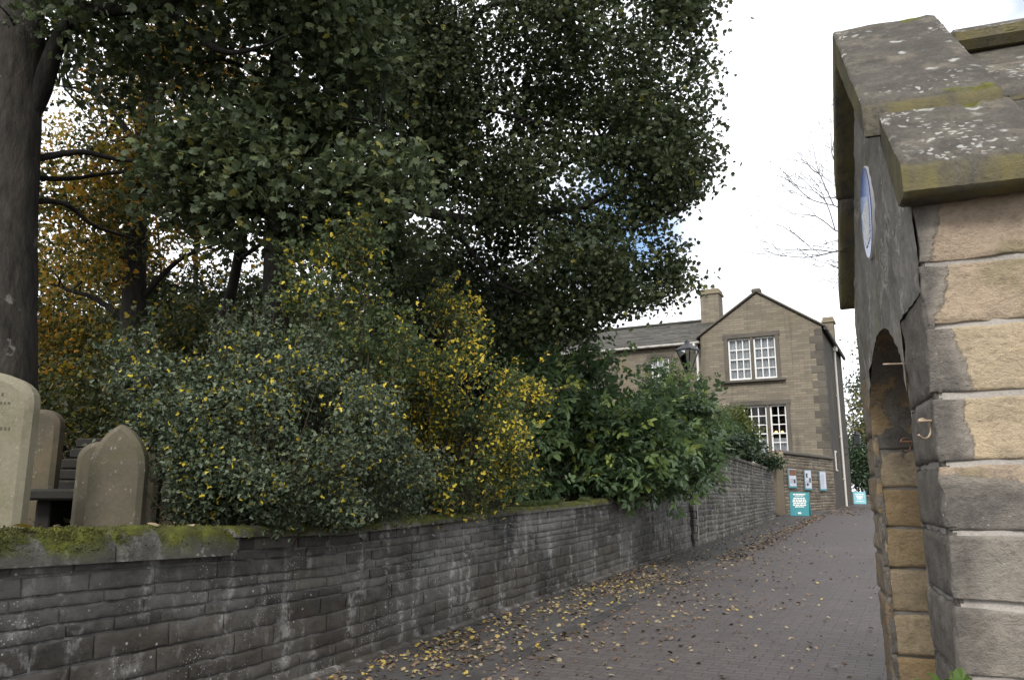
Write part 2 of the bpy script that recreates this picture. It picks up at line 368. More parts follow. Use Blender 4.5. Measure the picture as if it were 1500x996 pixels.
col = n.mix(n.math('MULTIPLY', n.step(n.noise(1.1, 3, .5, n.map((5., 5., .5), (1.3, .35, 0))), .55, .7), .55), col, (.17,.165,.06))
w_ = n.mix(.3, n.co, n.new('ShaderNodeTexNoise').outputs['Color'])
yl_ = n.sep()[1]; fl = n.math('MULTIPLY', n.step(n.noise(1., 5, .7, n.map((9., 9., 2.2))), .52, .66), n.ramp(yl_, [(.02, .3), (.1, 1.), (.5, .9), (.7, 0.)]))
col = n.mix(n.math('MULTIPLY', fl, .4), col, (.35,.325,.29))
cr = n.voro(1.8, w_, 'DISTANCE_TO_EDGE'); col = n.mix(n.ramp(cr, [(.012, .9), (.04, 0.)]), col, (.36,.34,.30))
col = n.mix(n.ramp(n.noise(40, 4, .7), [(.35, .4), (.6, 0.)]), col, (.06,.055,.05))
M['gate_face'] = n.surf(col, .9, n.bump(n.math('ADD', n.noise(9, 6, .7), n.math('MULTIPLY', n.ramp(cr, [(.0, 0.), (.04, 1.)]), .6)), .5, .02), .2)
n = N('lichened_coping')
col = n.ramp(n.noise(4.5, 6, .65), [(.25, (.06,.055,.047)), (.5, (.115,.105,.087)), (.75, (.185,.165,.13))])
col = n.mix(n.ramp(n.noise(2.2, 6, .7), [(.42, 0.), (.6, .7)]), col, (.06,.055,.05)); gr_ = n.noise(60, 5, .8)
col = n.mix(n.ramp(gr_, [(.35, .55), (.58, 0.)]), col, (.035,.03,.026)); col = n.mix(n.math('MULTIPLY', n.step(n.noise(7, 5, .7), .54, .66), .4), col, (.23,.20,.155))
tn_ = n.new('ShaderNodeTexNoise'); tn_.inputs['Scale'].default_value = 9.; tn_.inputs['Detail'].default_value = 5.; w_ = n.mix(.09, n.co, tn_.outputs['Color'])
nz = n.sep(n.normal())[2]; up = n.step(nz, .3, .5)
sp1 = n.math('MULTIPLY', n.ramp(n.voro(9, w_), [(.12, 1.), (.24, 0.)]), n.step(n.noise(2.4, 2), .45, .52))
sp2 = n.math('MULTIPLY', n.ramp(n.voro(30, w_), [(.25, 1.), (.38, 0.)]), n.step(n.noise(2.9, 4), .52, .6))
col = n.mix(n.math('MULTIPLY', n.math('MULTIPLY', n.math('MAXIMUM', sp1, sp2), .75), up), col, (.43,.43,.405))
col = n.mix(n.math('MULTIPLY', n.math('SUBTRACT', 1., up), n.step(n.noise(3, 4, .6, n.map((2,2,.8))), .38, .6)), col, (.15,.13,.062))
ms = n.math('MULTIPLY', n.step(n.noise(3.2, 3, .5, n.map(loc=(3.1, .7, 0))), .66, .7), up)
col = n.mix(ms, col, n.ramp(n.noise(30, 3), [(.3, (.06,.06,.015)), (.7, (.13,.13,.028))]))
M['gate_coping'] = n.surf(col, .9, n.bump(n.math('ADD', n.math('ADD', n.noise(16, 6, .75), n.math('MULTIPLY', gr_, .6)), n.math('MULTIPLY', n.math('MAXIMUM', sp1, ms), .5)), .95, .015), .2)
n = N('blue_enamel'); M['enamel'] = n.surf((.015,.03,.22), .18, None, .6)
M['bark'] = bark_mat('dark_bark', (.010,.0095,.009), (.032,.029,.025))
M['bark_pale'] = bark_mat('mottled_bark', (.022,.020,.017), (.062,.055,.047), (.15,.14,.125))
M['twig'] = bark_mat('brown_twig', (.05,.038,.028), (.10,.08,.06))
M['bare'] = bark_mat('bare_twig', (.10,.10,.11), (.16,.16,.175))
M['lf_dark'] = leaf_mat('sycamore_leaf', [(0., (.030,.042,.020)), (.6, (.052,.072,.030)), (.93, (.085,.108,.04)), (1., (.18,.17,.035))], .35)
M['lf_near'] = leaf_mat('near_sycamore_leaf', [(0., (.044,.062,.032)), (.6, (.078,.104,.048)), (.92, (.125,.15,.06)), (1., (.26,.24,.05))], .35)
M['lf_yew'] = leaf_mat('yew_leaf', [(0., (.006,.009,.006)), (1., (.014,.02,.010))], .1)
M['lf_autumn'] = leaf_mat('autumn_leaf', [(0., (.02,.028,.012)), (.45, (.06,.07,.02)), (.58, (.13,.13,.025)), (.85, (.36,.24,.02)), (1., (.40,.17,.02))], .45)
M['lf_hedge'] = leaf_mat('grey_green_leaf', [(0., (.042,.060,.034)), (.7, (.083,.110,.063)), (.91, (.135,.165,.09)), (.93, (.46,.37,.03)), (1., (.6,.48,.04))], .2, .45)
M['lf_yellow'] = leaf_mat('yellow_leaf', [(0., (.05,.075,.032)), (.30, (.095,.13,.045)), (.36, (.54,.45,.05)), (.85, (.74,.58,.07)), (1., (.64,.42,.05))], .42)
M['lf_elder'] = leaf_mat('elder_leaf', [(0., (.05,.085,.040)), (.6, (.095,.152,.066)), (.9, (.17,.245,.085)), (1., (.40,.46,.10))], .3, .4)
M['lf_ivy'] = leaf_mat('ivy_leaf', [(0., (.018,.036,.018)), (1., (.05,.085,.035))], .15, .35)
M['lf_lime'] = leaf_mat('lime_shrub_leaf', [(0., (.06,.085,.025)), (1., (.15,.18,.04))], .3)
M['lf_far'] = leaf_mat('far_leaf', [(0., (.05,.06,.03)), (.6, (.11,.12,.05)), (1., (.3,.26,.08))], .4)
M['lf_bramble'] = leaf_mat('bramble_leaf', [(0., (.06,.115,.025)), (.6, (.11,.18,.035)), (.8, (.42,.38,.05)), (1., (.52,.44,.06))], .35, .4)
M['litter'] = leaf_mat('fallen_leaf', [(0., (.055,.034,.024)), (.25, (.13,.08,.052)), (.45, (.20,.14,.09)), (.68, (.31,.26,.165)), (.80, (.36,.31,.19)), (.87, (.42,.29,.05)), (.96, (.45,.35,.08)), (1., (.12,.17,.04))], .1, .7)
M['petal'] = simple('pink_petal', (.6,.12,.14), .6)
M['moss'] = leaf_mat('moss_fronds', [(0., (.04,.035,.012)), (.45, (.065,.068,.016)), (.8, (.12,.125,.022)), (1., (.21,.215,.035))], .2, .8)
M['grass'] = leaf_mat('grass_blade', [(0., (.03,.055,.012)), (1., (.10,.13,.03))], .3)

# ------------------------------------------------------------------ stonework surface builder
def stonework(md, fn, u0, u1, rows, lens, joint=.012, res=.05, proud=.012, rnd=.012, rough=.006, seed=1, back=.03, skip=None, mmat=1, smat=0, mask=None, mort_d=-.008, mort_n=.012, wave=.004, off=None, mins=0.):
    """rows: list of (w0, w1); fn(u, w, d) -> xyz arrays; each stone its own bulging patch, mortar bed behind"""
    rg = RS(seed)
    for (w0, w1) in rows:
        u = u0 - (rg.uniform(0, lens[0]) if off is None else rg.uniform(0, off))
        while u < u1:
            L = rg.uniform(*lens); a, b = max(u, u0), min(u + L, u1); u += L
            if b - a < .03: continue
            if skip and skip((a+b)/2, (w0+w1)/2): continue
            j = joint*rg.uniform(.6, 1.4)/2
            A, B, c, e = a + (j if a > u0 else 0), b - (j if b < u1 else 0), w0 + j, w1 - j
            nu, nw = max(2, int((B-A)/res)), max(2, int((e-c)/res))
            s = np.linspace(0, 1, nu+1); t = np.linspace(0, 1, nw+1)
            k0 = .35*min(1, rnd*2.2/(B-A)*nu); k1 = .35*min(1, rnd*2.2/(e-c)*nw)
            s = np.concatenate([[0, 0], [k0/nu], s[1:-1], [1-k0/nu], [1, 1]]); t = np.concatenate([[0, 0], [k1/nw], t[1:-1], [1-k1/nw], [1, 1]])
            S, T = np.meshgrid(s, t, indexing='ij')
            tw = rg.uniform(-.5, .5, 4)*joint*.7
            U = A + (B-A)*S; Wd = c + (e-c)*T
            U = U + tw[0]*(T-.5); Wd = Wd + tw[1]*(S-.5)
            P3 = np.stack([U.ravel()*6, Wd.ravel()*9, np.full(U.size, seed*3.1)], -1)
            U = U + wave*vnoise(P3*2.1, 5).reshape(U.shape); Wd = Wd + wave*vnoise(P3*2.3, 9).reshape(U.shape)
            ed = np.minimum(np.minimum(U-A, B-U), np.minimum(Wd-c, e-Wd)).clip(0, rnd)
            prof = np.sqrt(np.clip(1-(1-ed/rnd)**2, 0, 1))*rnd - rnd
            d = proud*rg.uniform(-.3, 1) + prof + rough*fbm(P3*1.4, 21, 3).reshape(U.shape)*2 + (S-.5)*rg.uniform(-.4, .4)*proud + (T-.5)*rg.uniform(-.4, .4)*proud
            d[0, :] = d[-1, :] = -back; d[:, 0] = d[:, -1] = -back
            tint = rg.uniform(0, 1)
            mk = 0. if mask is None else mask(S, T, rg, U, Wd)
            X = fn(U.ravel(), Wd.ravel(), d.ravel()).reshape(*U.shape, 3)
            md.grid(X, tint, mk, smat)
    nu = max(2, int((u1-u0)/max(.05, res*1.2))); wlo, whi = rows[0][0], rows[-1][1]; nw = max(2, int((whi-wlo)/max(.04, res)))
    U, Wd = np.meshgrid(np.linspace(u0+mins, u1-mins, nu), np.linspace(wlo, whi, nw), indexing='ij')
    d = mort_d + mort_n*fbm(np.stack([U.ravel()*7, Wd.ravel()*12, np.zeros(U.size)], -1), 33).reshape(U.shape)
    X = fn(U.ravel(), Wd.ravel(), d.ravel()).reshape(*U.shape, 3)
    md.grid(X, RS(seed+5).uniform(0, 1), 0, mmat)
    return md
def rows_of(w0, w1, n, seed, var=.25):
    h = RS(seed).uniform(1-var, 1+var, n); h = np.cumsum(h)/h.sum(); e = np.concatenate([[0], h])*(w1-w0) + w0
    return list(zip(e[:-1], e[1:]))

# ------------------------------------------------------------------ leaves
L_SYC = (np.array([(0,.42,.05),(0,0,0),(.26,.04,-.02),(.5,.28,-.08),(.33,.42,0),(.46,.76,-.1),(.2,.68,0),(0,1,-.08),(-.2,.68,0),(-.46,.76,-.1),(-.33,.42,0),(-.5,.28,-.08),(-.26,.04,-.02)]),
         np.array([(0,i,i+1) for i in range(1,12)] + [(0,12,1)]))
L_OV = (np.array([(0,0,0),(.3,.32,.08),(.24,.72,.06),(0,1,-.06),(-.24,.72,.06),(-.3,.32,.08)]), np.array([(0,1,2,3),(0,3,4,5)]))
L_TRI = (np.array([(0,0,0),(.42,.22,.06),(.2,.5,.02),(.24,.82,.04),(0,1,-.08),(-.24,.82,.04),(-.2,.5,.02),(-.42,.22,.06)]), np.array([(0,1,2,4),(0,4,6,7),(2,3,4,4),(4,5,6,6)]))
L_TRI = (L_TRI[0], np.array([(0,1,2),(0,2,4),(2,3,4),(0,4,6),(4,5,6),(0,6,7)]))
def _pe():   # pinnate elder spray: 5 leaflets
    V, Fc = [], []
    for (x, y, a, l) in ((0,.62,0,.42),(.02,.55,-1.0,.36),(-.02,.55,1.0,.36),(.02,.25,-1.15,.32),(-.02,.25,1.15,.32)):
        b = L_OV[0].copy(); b[:,0] *= .95; b = rotv(b*l, 0, 0, a) + np.array([x, y, -.1*abs(a)*0]); b[:,2] -= .12*np.abs(b[:,0]); k = len(V)*6
        V.append(b); Fc.append(L_OV[1] + k)
    return np.concatenate(V), np.concatenate(Fc)
L_PIN = _pe()
def leaves(md, P, size, shape, rg, up=.7, out=None, droop=.3, tint=None, mat=0, svar=.3):
    n = len(P)
    if n == 0: return
    nr = rg.normal(size=(n, 3)); nr /= np.linalg.norm(nr, axis=1)[:, None]; nr[:, 2] += up
    if out is not None: nr += out
    nr /= np.linalg.norm(nr, axis=1)[:, None] + 1e-9
    t = rg.normal(size=(n, 3)); t[:, 2] -= droop
    t -= (t*nr).sum(1)[:, None]*nr; t /= np.linalg.norm(t, axis=1)[:, None] + 1e-9
    b = np.cross(t, nr); s = size*rg.uniform(1-svar, 1+svar, n)
    S, Fc = shape; k = len(S)
    curl = rg.uniform(.3, 2.2, n)
    V = P[:, None, :] + s[:, None, None]*(S[None, :, 0:1]*b[:, None] + S[None, :, 1:2]*t[:, None] + (S[None, :, 2:3]*curl[:, None, None])*nr[:, None])
    faces = (Fc[None] + (np.arange(n)*k)[:, None, None]).reshape(-1, Fc.shape[1])
    ti = rg.uniform(0, 1, n) if tint is None else tint
    md.add(V.reshape(-1, 3), faces, np.repeat(ti, k), 0, mat)
def ell_points(rg, ells, n, noise_s=.9, thr=-.15, seed=3, shell=.0, power=2.6, edge=.25):
    """cluster centres in a union of (c, r) ellipsoids, thinned by noise, uneven outline"""
    w = np.array([r[0]*r[2] for c, r in ells]); w /= w.sum(); out = []
    for (c, r), wi in zip(ells, w):
        m = int(n*wi); got = 0; tries = 0
        while got < m and tries < 40:
            q = rg.uniform(-1.15, 1.15, (m*2 + 20, 3)); d = (np.abs(q)**power).sum(1)**(1/power)
            p = np.array(c) + q*np.array(r)
            lim = 1 + edge*(fbm(p*1.3*max(1, noise_s), seed+7)+.5*fbm(p*3.1*max(1, noise_s), seed+8))
            lim = np.minimum(lim, 1 + .3*edge)
            ok = (d < lim) & (d > shell*rg.uniform(0, 1, len(d))) & (fbm(p*noise_s, seed) > thr)
            p = p[ok][:m-got]; out.append(p); got += len(p); tries += 1
    return np.concatenate(out)
def foliage(name, parent, mat, ells, n_cl, per, rad, leaf, shape, seed, up=.6, noise_s=.9, thr=-.15, shell=.3, power=2.6, tintf=None, flat=.55, edge=.25, **bk):
    rg = RS(seed); c = ell_points(rg, ells, n_cl, noise_s, thr, seed, shell, power, edge)
    k = np.maximum(1, rg.poisson(per, len(c))); P = np.repeat(c, k, 0)
    off = rg.normal(size=P.shape)*rad; off[:, 2] *= flat; P = P + off
    if bk.get('zmin') is not None: P = P[P[:, 2] > bk['zmin']]
    ct = np.repeat(rg.uniform(-.12, .12, len(c)), k)[:len(P)]
    tint = np.clip(rg.uniform(0, 1, len(P))*.88 + ct + .06, 0, 1) if tintf is None else tintf(P, rg)
    md = MD(); leaves(md, P, leaf, shape, rg, up, tint=tint)
    return md.build(name, mat, parent), c
def curve(pts, n=12):
    pts = np.array(pts, float); m = len(pts); t = np.linspace(0, m-1, n*(m-1)+1); out = []
    for x in t:
        i = min(int(x), m-2); f = x - i
        p0, p1, p2, p3 = pts[max(i-1, 0)], pts[i], pts[i+1], pts[min(i+2, m-1)]
        out.append(.5*((2*p1) + (-p0+p2)*f + (2*p0-5*p1+4*p2-p3)*f*f + (-p0+3*p1-3*p2+p3)*f**3))
    return np.array(out)
def limb(md, pts, r0, r1, n=10, seed=0, seg=6, wob=.0):
    p = curve(pts, seg); k = len(p)
    if wob: p = p + wob*np.stack([vnoise(p*1.7, seed), vnoise(p*1.7, seed+1), vnoise(p*1.7, seed+2)], -1)*np.linspace(0, 1, k)[:, None]
    md.tube(p, np.linspace(r0, r1, k), n, rough=.12, seed=seed); return p
def twigs(md, src, cl, rg, n, r=.025):
    idx = rg.choice(len(cl), min(n, len(cl)), replace=False)
    for i in idx:
        c = cl[i]; d = np.linalg.norm(src - c, axis=1) + rg.uniform(0, .6, len(src)); s = src[d.argmin()]
        if np.linalg.norm(c-s) > 4.5: continue
        m = (s+c)/2 + rg.normal(size=3)*.12*np.linalg.norm(c-s) + np.array([0, 0, .1*np.linalg.norm(c-s)])
        p = curve([s, m, c], 4); md.tube(p, np.linspace(r*rg.uniform(.6, 1.3), .004, len(p)), 5)
def E(px, py, d, rx, ry, rd): 
    c = at(px, py, d); k = d/1165.; return (c, (rx*k, rd, ry*k))

# ================================================================== ground, lane, pavement
_zy = np.array([-12, 0, 2, 6, 8, 11, 15.5, 21.8, 31.6, 36.4, 42, 60, 90]); _zz = np.array([-.35, -.13, -.08, 0, .07, .15, .25, .40, .70, .84, .93, .9, .7])
def zr(y):
    y = np.asarray(y, float); return (np.interp(y-.8, _zy, _zz) + np.interp(y, _zy, _zz) + np.interp(y+.8, _zy, _zz))/3
XW = float(R.loc(at(500, 980, 7.62))[0])        # face line of the low wall in the lane frame
XK = XW + 1.35                                   # gutter line
def sheet(x0, x1, y0, y1, nx, ny, dz, nz=.0):
    X, Y = np.meshgrid(np.linspace(x0, x1, nx), np.linspace(y0, y1, ny), indexing='ij')
    Z = zr(Y) + dz + (nz*fbm(np.stack([X.ravel()*1.1, Y.ravel()*1.1, X.ravel()*0], -1), 4).reshape(X.shape) if nz else 0)
    return np.stack([X, Y, Z], -1)
ax = np.concatenate([np.linspace(-900, -40, 8), np.linspace(-30, 30, 13), np.linspace(40, 900, 8)]); ay = np.concatenate([np.linspace(-900, -20, 8), np.linspace(-12, 90, 103), np.linspace(110, 1500, 8)])
X, Y = np.meshgrid(ax, ay, indexing='ij'); md = MD(); md.grid(np.stack([X, Y, zr(Y) - .03], -1)); struct(md.build('ground', M['ground'], frame=R, origin=(0,0,0), smooth=True))
md = MD(); md.grid(sheet(XK, 6.5, -10, 60, 60, 240, .0, .012)); struct(md.build('lane', M['lane'], frame=R, origin=(0,0,0), smooth=True))
S_ = sheet(XW-.05, XK-.15, -10, 58, 14, 240, .03, .01); S_[-1, :, 2] -= .035; S_[-2, :, 2] -= .012
md = MD(); md.grid(S_); struct(md.build('pavement', M['pave'], frame=R, origin=(0,0,0), smooth=True))
md = MD(); rg = RS(4)
y = -10.
while y < 57:
    l = rg.uniform(.5, .8); c = np.array([XK-.08, y+l/2, float(zr(y+l/2))])
    sl = float(zr(y+l)-zr(y)); md.box(c + np.array([0,0,-.072]), (.168, sqrt(l*l+sl*sl)-.008, .17), .012, rx=atan2(sl, l), tint=rg.uniform(0, 1)); y += l
struct(md.build('gutter_kerb', M['kerb'], frame=R))

# ================================================================== low wall
ptop = [(0,775),(310,770),(500,769),(740,745),(870,733),(950,722),(1000,712)]
tp = np.array([R.hit(0, XW, *p)[1:] for p in ptop]); 
ty = np.concatenate([[-8, 0], tp[:,0]]); tz = np.concatenate([[tp[0,1]-.35, tp[0,1]-.06], tp[:,1]])
def ztop(y): return np.interp(y, ty, tz)
y_join = float(R.hit(0, XW, 1015, 790)[1]); y_end = float(R.hit(0, XW, 1136, 756)[1])
wall_root = thing('boundary_wall', 'low dark sooty stone wall with mossy coping beside the lane, holding up the graveyard', 'wall', (XW, 6, float(zr(6))), R)
YB = float(R.hit(0, XW, 345, 790)[1])
def cop_h(y): return .09
def lowf(u, w, d):
    zb = zr(u) - .12; zt = ztop(u) - cop_h(u) + .01
    return np.stack([XW + d - .05*w - .0*u, u, zb + (zt-zb)*w], -1)
md = MD(); R1 = rows_of(0, 1, 12, 3, .38)
stonework(md, lowf, -8, y_join-.02, R1, (.28, .72), .011, .026, .007, .007, .009, seed=11, wave=.004, mort_d=-.013, mort_n=.014)
md.box((XW-.28, (y_join-8)/2, .55), (.3, y_join+8-.1, .9), 0, mat=1)
md.build('stonework', [M['wall'], M['wall_mortar']], wall_root, True)
# footing strip along the base
md = MD(); y = -8.; rg = RS(9)
while y < y_join-.9:
    l = rg.uniform(.6, 1.1); sl = float(zr(y+l)-zr(y)); md.box((XW+.04, y+l/2, float(zr(y+l/2))+.01), (.1, l-.02, .1), .025, rx=atan2(sl, l), tint=rg.uniform(0, 1)); y += l
md.build('footing', M['wall'], wall_root)
# coping stones
y = -7.95; i = 0; rg = RS(21); joints = [float(R.hit(0, XW, 168, 790)[1]), YB]
ends = sorted([-7.95, -6.9, -5.9, -4.8, -3.7, -2.6, -1.4, -.3, .8, 1.9] + joints)
while ends[-1] < y_join-1.3: ends.append(ends[-1] + rg.uniform(.7, 1.2))
ends.append(y_join-.03)
for a, b in zip(ends[:-1], ends[1:]):
    h = .225 if (a+b)/2 < YB else .09
    big = h > .15; wd = .24 if big else .20; seed = int(rg.randint(1e6))
    s = np.linspace(0, 1, 30); t = np.linspace(0, 1, 26); S, T = np.meshgrid(s, t, indexing='ij')
    yy = a + .006 + (b-a-.012)*S
    ang = pi*(1-T); pw = .55 if big else .35
    cx = np.sign(np.cos(ang))*np.abs(np.cos(ang))**pw*wd; cz = np.abs(np.sin(ang))**(.75)*h
    endr = np.minimum(1, np.minimum(S, 1-S)*14)**.35
    cz = cz*(.72+.28*endr) + .0; cx = cx*(.93+.07*endr)
    P3 = np.stack([cx.ravel()*5+seed % 97, yy.ravel()*5, cz.ravel()*5], -1); nn = (fbm(P3, 8) + .5*fbm(P3*4.1, 18)).reshape(S.shape)
    mul = (.04 if big else .012)
    cz = cz + nn*mul*(cz > .02); xx = XW - .17 - cx*1. + nn*.012
    xx = XW - .19 + cx*-1 + nn*.012
    zz = ztop(yy) - h + cz
    P = np.stack([xx, yy, zz], -1)[:, ::-1]
    md = MD(); md.grid(P, rg.uniform(0, 1)); n0 = P.shape[1]
    md.add(P[0], [tuple(range(n0))[::-1]], .4); md.add(P[-1], [tuple(range(n0))], .4)
    md.build('coping_stone', M['coping'], wall_root, True)

rg = RS(77); n_ = 26000; yy_ = rg.uniform(-2, YB-.03, n_); ph = rg.uniform(.1, .95, n_)*pi*.75; cx_ = np.cos(ph); q = np.stack([XW-.19+np.sign(cx_)*np.abs(cx_)**.55*.235, yy_, ztop(yy_)-.225+np.sin(ph)**.75*.218], -1)
k_ = fbm(q*np.array([4.2, 4.2, 4.2]), 5, 4) + .12*rg.normal(size=n_) > -.06; q = q[k_]; m = len(q); a_ = rg.uniform(0, 2*pi, m); h_ = rg.uniform(.005, .016, m)
nr_ = np.stack([np.cos(ph[k_])*.7, a_*0, np.sin(ph[k_])], -1); sd = np.stack([-np.sin(a_), np.cos(a_), a_*0], -1)*.006; ln = (nr_ + rg.normal(size=(m, 3))*.45)*h_[:, None]
md = MD(); V = np.stack([q-sd, q+sd, q+ln+sd*.5, q+ln-sd*.5], 1).reshape(-1, 3); md.add(V, (np.array([[0,1,2,3]])[None]+(np.arange(m)*4)[:, None, None]).reshape(-1, 4), np.repeat(np.clip(.5+.9*fbm(q*5, 15)+rg.normal(size=m)*.15, 0, 1), 4))
o = md.build('moss_tufts', M['moss'], wall_root); o['kind'] = 'stuff'
# ================================================================== taller garden wall
tt = [R.hit(0, XW, 1015, 656), R.hit(0, XW, 1136, 692)]
def tallf(u, w, d):
    zb = zr(u) - .12; zt = np.interp(u, [tt[0][1], tt[1][1]], [tt[0][2], tt[1][2]])
    return np.stack([XW + .02 + d, u, zb + (zt-zb)*w], -1)
tall_root = thing('garden_wall', 'taller brownish garden wall of thin stones, ivy hanging over its top, beyond the low wall', 'wall', (XW, y_join, float(zr(y_join))), R)
md = MD(); stonework(md, tallf, y_join, y_end, rows_of(0, 1, 19, 5, .3), (.2, .55), .014, .07, .012, .012, .006, seed=31)
md.box((XW-.24, (y_join+y_end)/2, 1.35), (.42, y_end-y_join-.02, 2.), 0, mat=1)
md.build('stonework', [M['tallwall'], M['wall_mortar']], tall_root, True)
md = MD(); rg = RS(6)
for k in range(14):
    z0 = float(zr(y_join)); hh = (tt[0][2]-z0)/14; w_ = .34 if k % 2 else .22
    md.box((XW-.16, y_join+.08+w_*0, z0 + hh*(k+.5)), (.44+.02*(k % 2), w_, hh-.015), .015, tint=rg.uniform(0, 1))
md.build('end_quoins', M['wall'], tall_root)
md = MD(); 
zz = np.linspace(float(zr(y_join))+.05, tt[0][2]-.02, 40); ww = .022+.012*RS(3).rand(40)
yc_ = y_join+.26+.015*fbm(np.stack([zz*4, zz*0, zz*0], -1), 2)
md.grid(np.stack([np.stack([np.full(40, XW+.066), yc_-ww, zz], -1), np.stack([np.full(40, XW+.072), yc_+ww, zz], -1)], 0)[::-1])
md.grid(np.stack([np.stack([np.full(40, XW+.067), yc_+ww, zz], -1), np.stack([np.full(40, XW+.02), yc_+ww*1.4, zz], -1)], 0)[::-1])
md.build('lime_joint', M['gate_mortar2'], tall_root)
md = MD(); rg = RS(16); y = y_join
while y < y_end-.1:
    l = min(rg.uniform(.6, .9), y_end-y); zt = float(np.interp(y+l/2, [tt[0][1], tt[1][1]], [tt[0][2], tt[1][2]]))
    md.box((XW-.19, y+l/2, zt+.04), (.5, l-.012, .1), .02, tint=rg.uniform(0, 1), rx=atan2(tt[1][2]-tt[0][2], y_end-y_join)); y += l
md.build('coping', M['tallwall'], tall_root)

# ================================================================== graveyard ground
X, Y = np.meshgrid(np.concatenate([[XW-.3, XW-.36], np.linspace(XW-.6, -60, 60)]), np.linspace(-8, 75, 170), indexing='ij')
dd = (XW-.3) - X; base = np.where(Y < y_join, ztop(Y)-.16, np.minimum(ztop(np.minimum(Y, y_join)), 1.8)-.1)
Z = base + .045*np.minimum(dd, 14) + .06*fbm(np.stack([X.ravel()*.9, Y.ravel()*.9, X.ravel()*0], -1), 12).reshape(X.shape)*np.minimum(dd, 1)
Yh = 36.4
blend = np.clip((Y-24)/8, 0, 1); Z = Z*(1-blend) + (zr(Y)+.1)*blend
md = MD(); md.grid(np.stack([X, Y, Z], -1)[::-1]); gy = md.build('graveyard_ground', M['soil'], frame=R, origin=(0,0,0), smooth=True); struct(gy)
def zg(p):  # graveyard height at a world point
    l = R.loc(np.array([p[0], p[1], 0])); d = max(0, XW-.3-l[0]); b = float(ztop(min(l[1], y_join)))-.14
    b = min(b, 1.75) if l[1] > y_join else b
    z = b + .045*min(d, 14); k = min(1, max(0, (l[1]-24)/8)); return z*(1-k) + (float(zr(l[1]))+.1)*k

# ================================================================== house
house = thing('stone_house', 'brown stone house with tall gable and white sash windows up the lane', 'house', (-6.3, Yh, .8), R)
XR = float(R.hit(1, Yh, 1203, 478)[0]); XL = float(R.hit(1, Yh, 1026, 500)[0]); ZE = float(R.hit(1, Yh, 1203, 476)[2]); ap = R.hit(1, Yh, 1098, 431); XA, ZA = (XL+XR)/2, float(ap[2])
ZE = ZE-.05; ZB = .5; DEP = 9.2
# windows as (x0,x1,z0,z1)
def rect(p, q): a = R.hit(1, Yh, *p); b = R.hit(1, Yh, *q); return (float(min(a[0], b[0])), float(max(a[0], b[0])), float(min(a[2], b[2])), float(max(a[2], b[2])))
wu = rect((1068.5, 556), (1135, 495)); wl = rect((1081, 672), (1151, 595))
zu0 = float(R.hit(1, Yh, 1102, 556)[2]); zu1 = float(R.hit(1, Yh, 1102, 494)[2]); zl1 = float(R.hit(1, Yh, 1125, 593)[2]); zl0 = zl1 - 2.55
wu = (wu[0], wu[1], zu0, zu1); wl = (wl[0], wl[1], zl0, zl1)
def wallgrid(md, x0, x1, z0, zt, holes, y):   # front wall with holes, built from strips; zt(x) gives the top
    xs = sorted({x0, x1, XA} | {h[0] for h in holes} | {h[1] for h in holes}); xs = [x for x in xs if x0 <= x <= x1]
    zs = sorted({z0} | {h[2] for h in holes} | {h[3] for h in holes}) 
    for a, b in zip(xs[:-1], xs[1:]):
        lv = zs + [None]
        for c, d in zip(lv[:-1], lv[1:]):
            if d is not None and any(h[0] <= (a+b)/2 <= h[1] and h[2] <= (c+d)/2 <= h[3] for h in holes): continue
            md.add([(a, y, c), (b, y, c), (b, y, d if d is not None else zt(b)), (a, y, d if d is not None else zt(a))], [(0,1,2,3)])
def gab(x): return ZE + (ZA-ZE)*(1-abs(x-XA)/((XR-XL)/2))
md = MD(); wallgrid(md, XL, XR, ZB, gab, [wu, wl], Yh)
md.build('front_gable', M['house'], house)
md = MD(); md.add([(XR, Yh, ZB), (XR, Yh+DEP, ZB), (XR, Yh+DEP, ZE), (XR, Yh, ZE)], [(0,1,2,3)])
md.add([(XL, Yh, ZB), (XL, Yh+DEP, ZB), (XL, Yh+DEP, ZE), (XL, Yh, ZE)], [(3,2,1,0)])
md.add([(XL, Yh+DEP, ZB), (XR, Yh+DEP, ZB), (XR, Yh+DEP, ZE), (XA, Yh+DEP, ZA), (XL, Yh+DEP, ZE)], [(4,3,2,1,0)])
md.build('side_walls', M['house_side'], house)
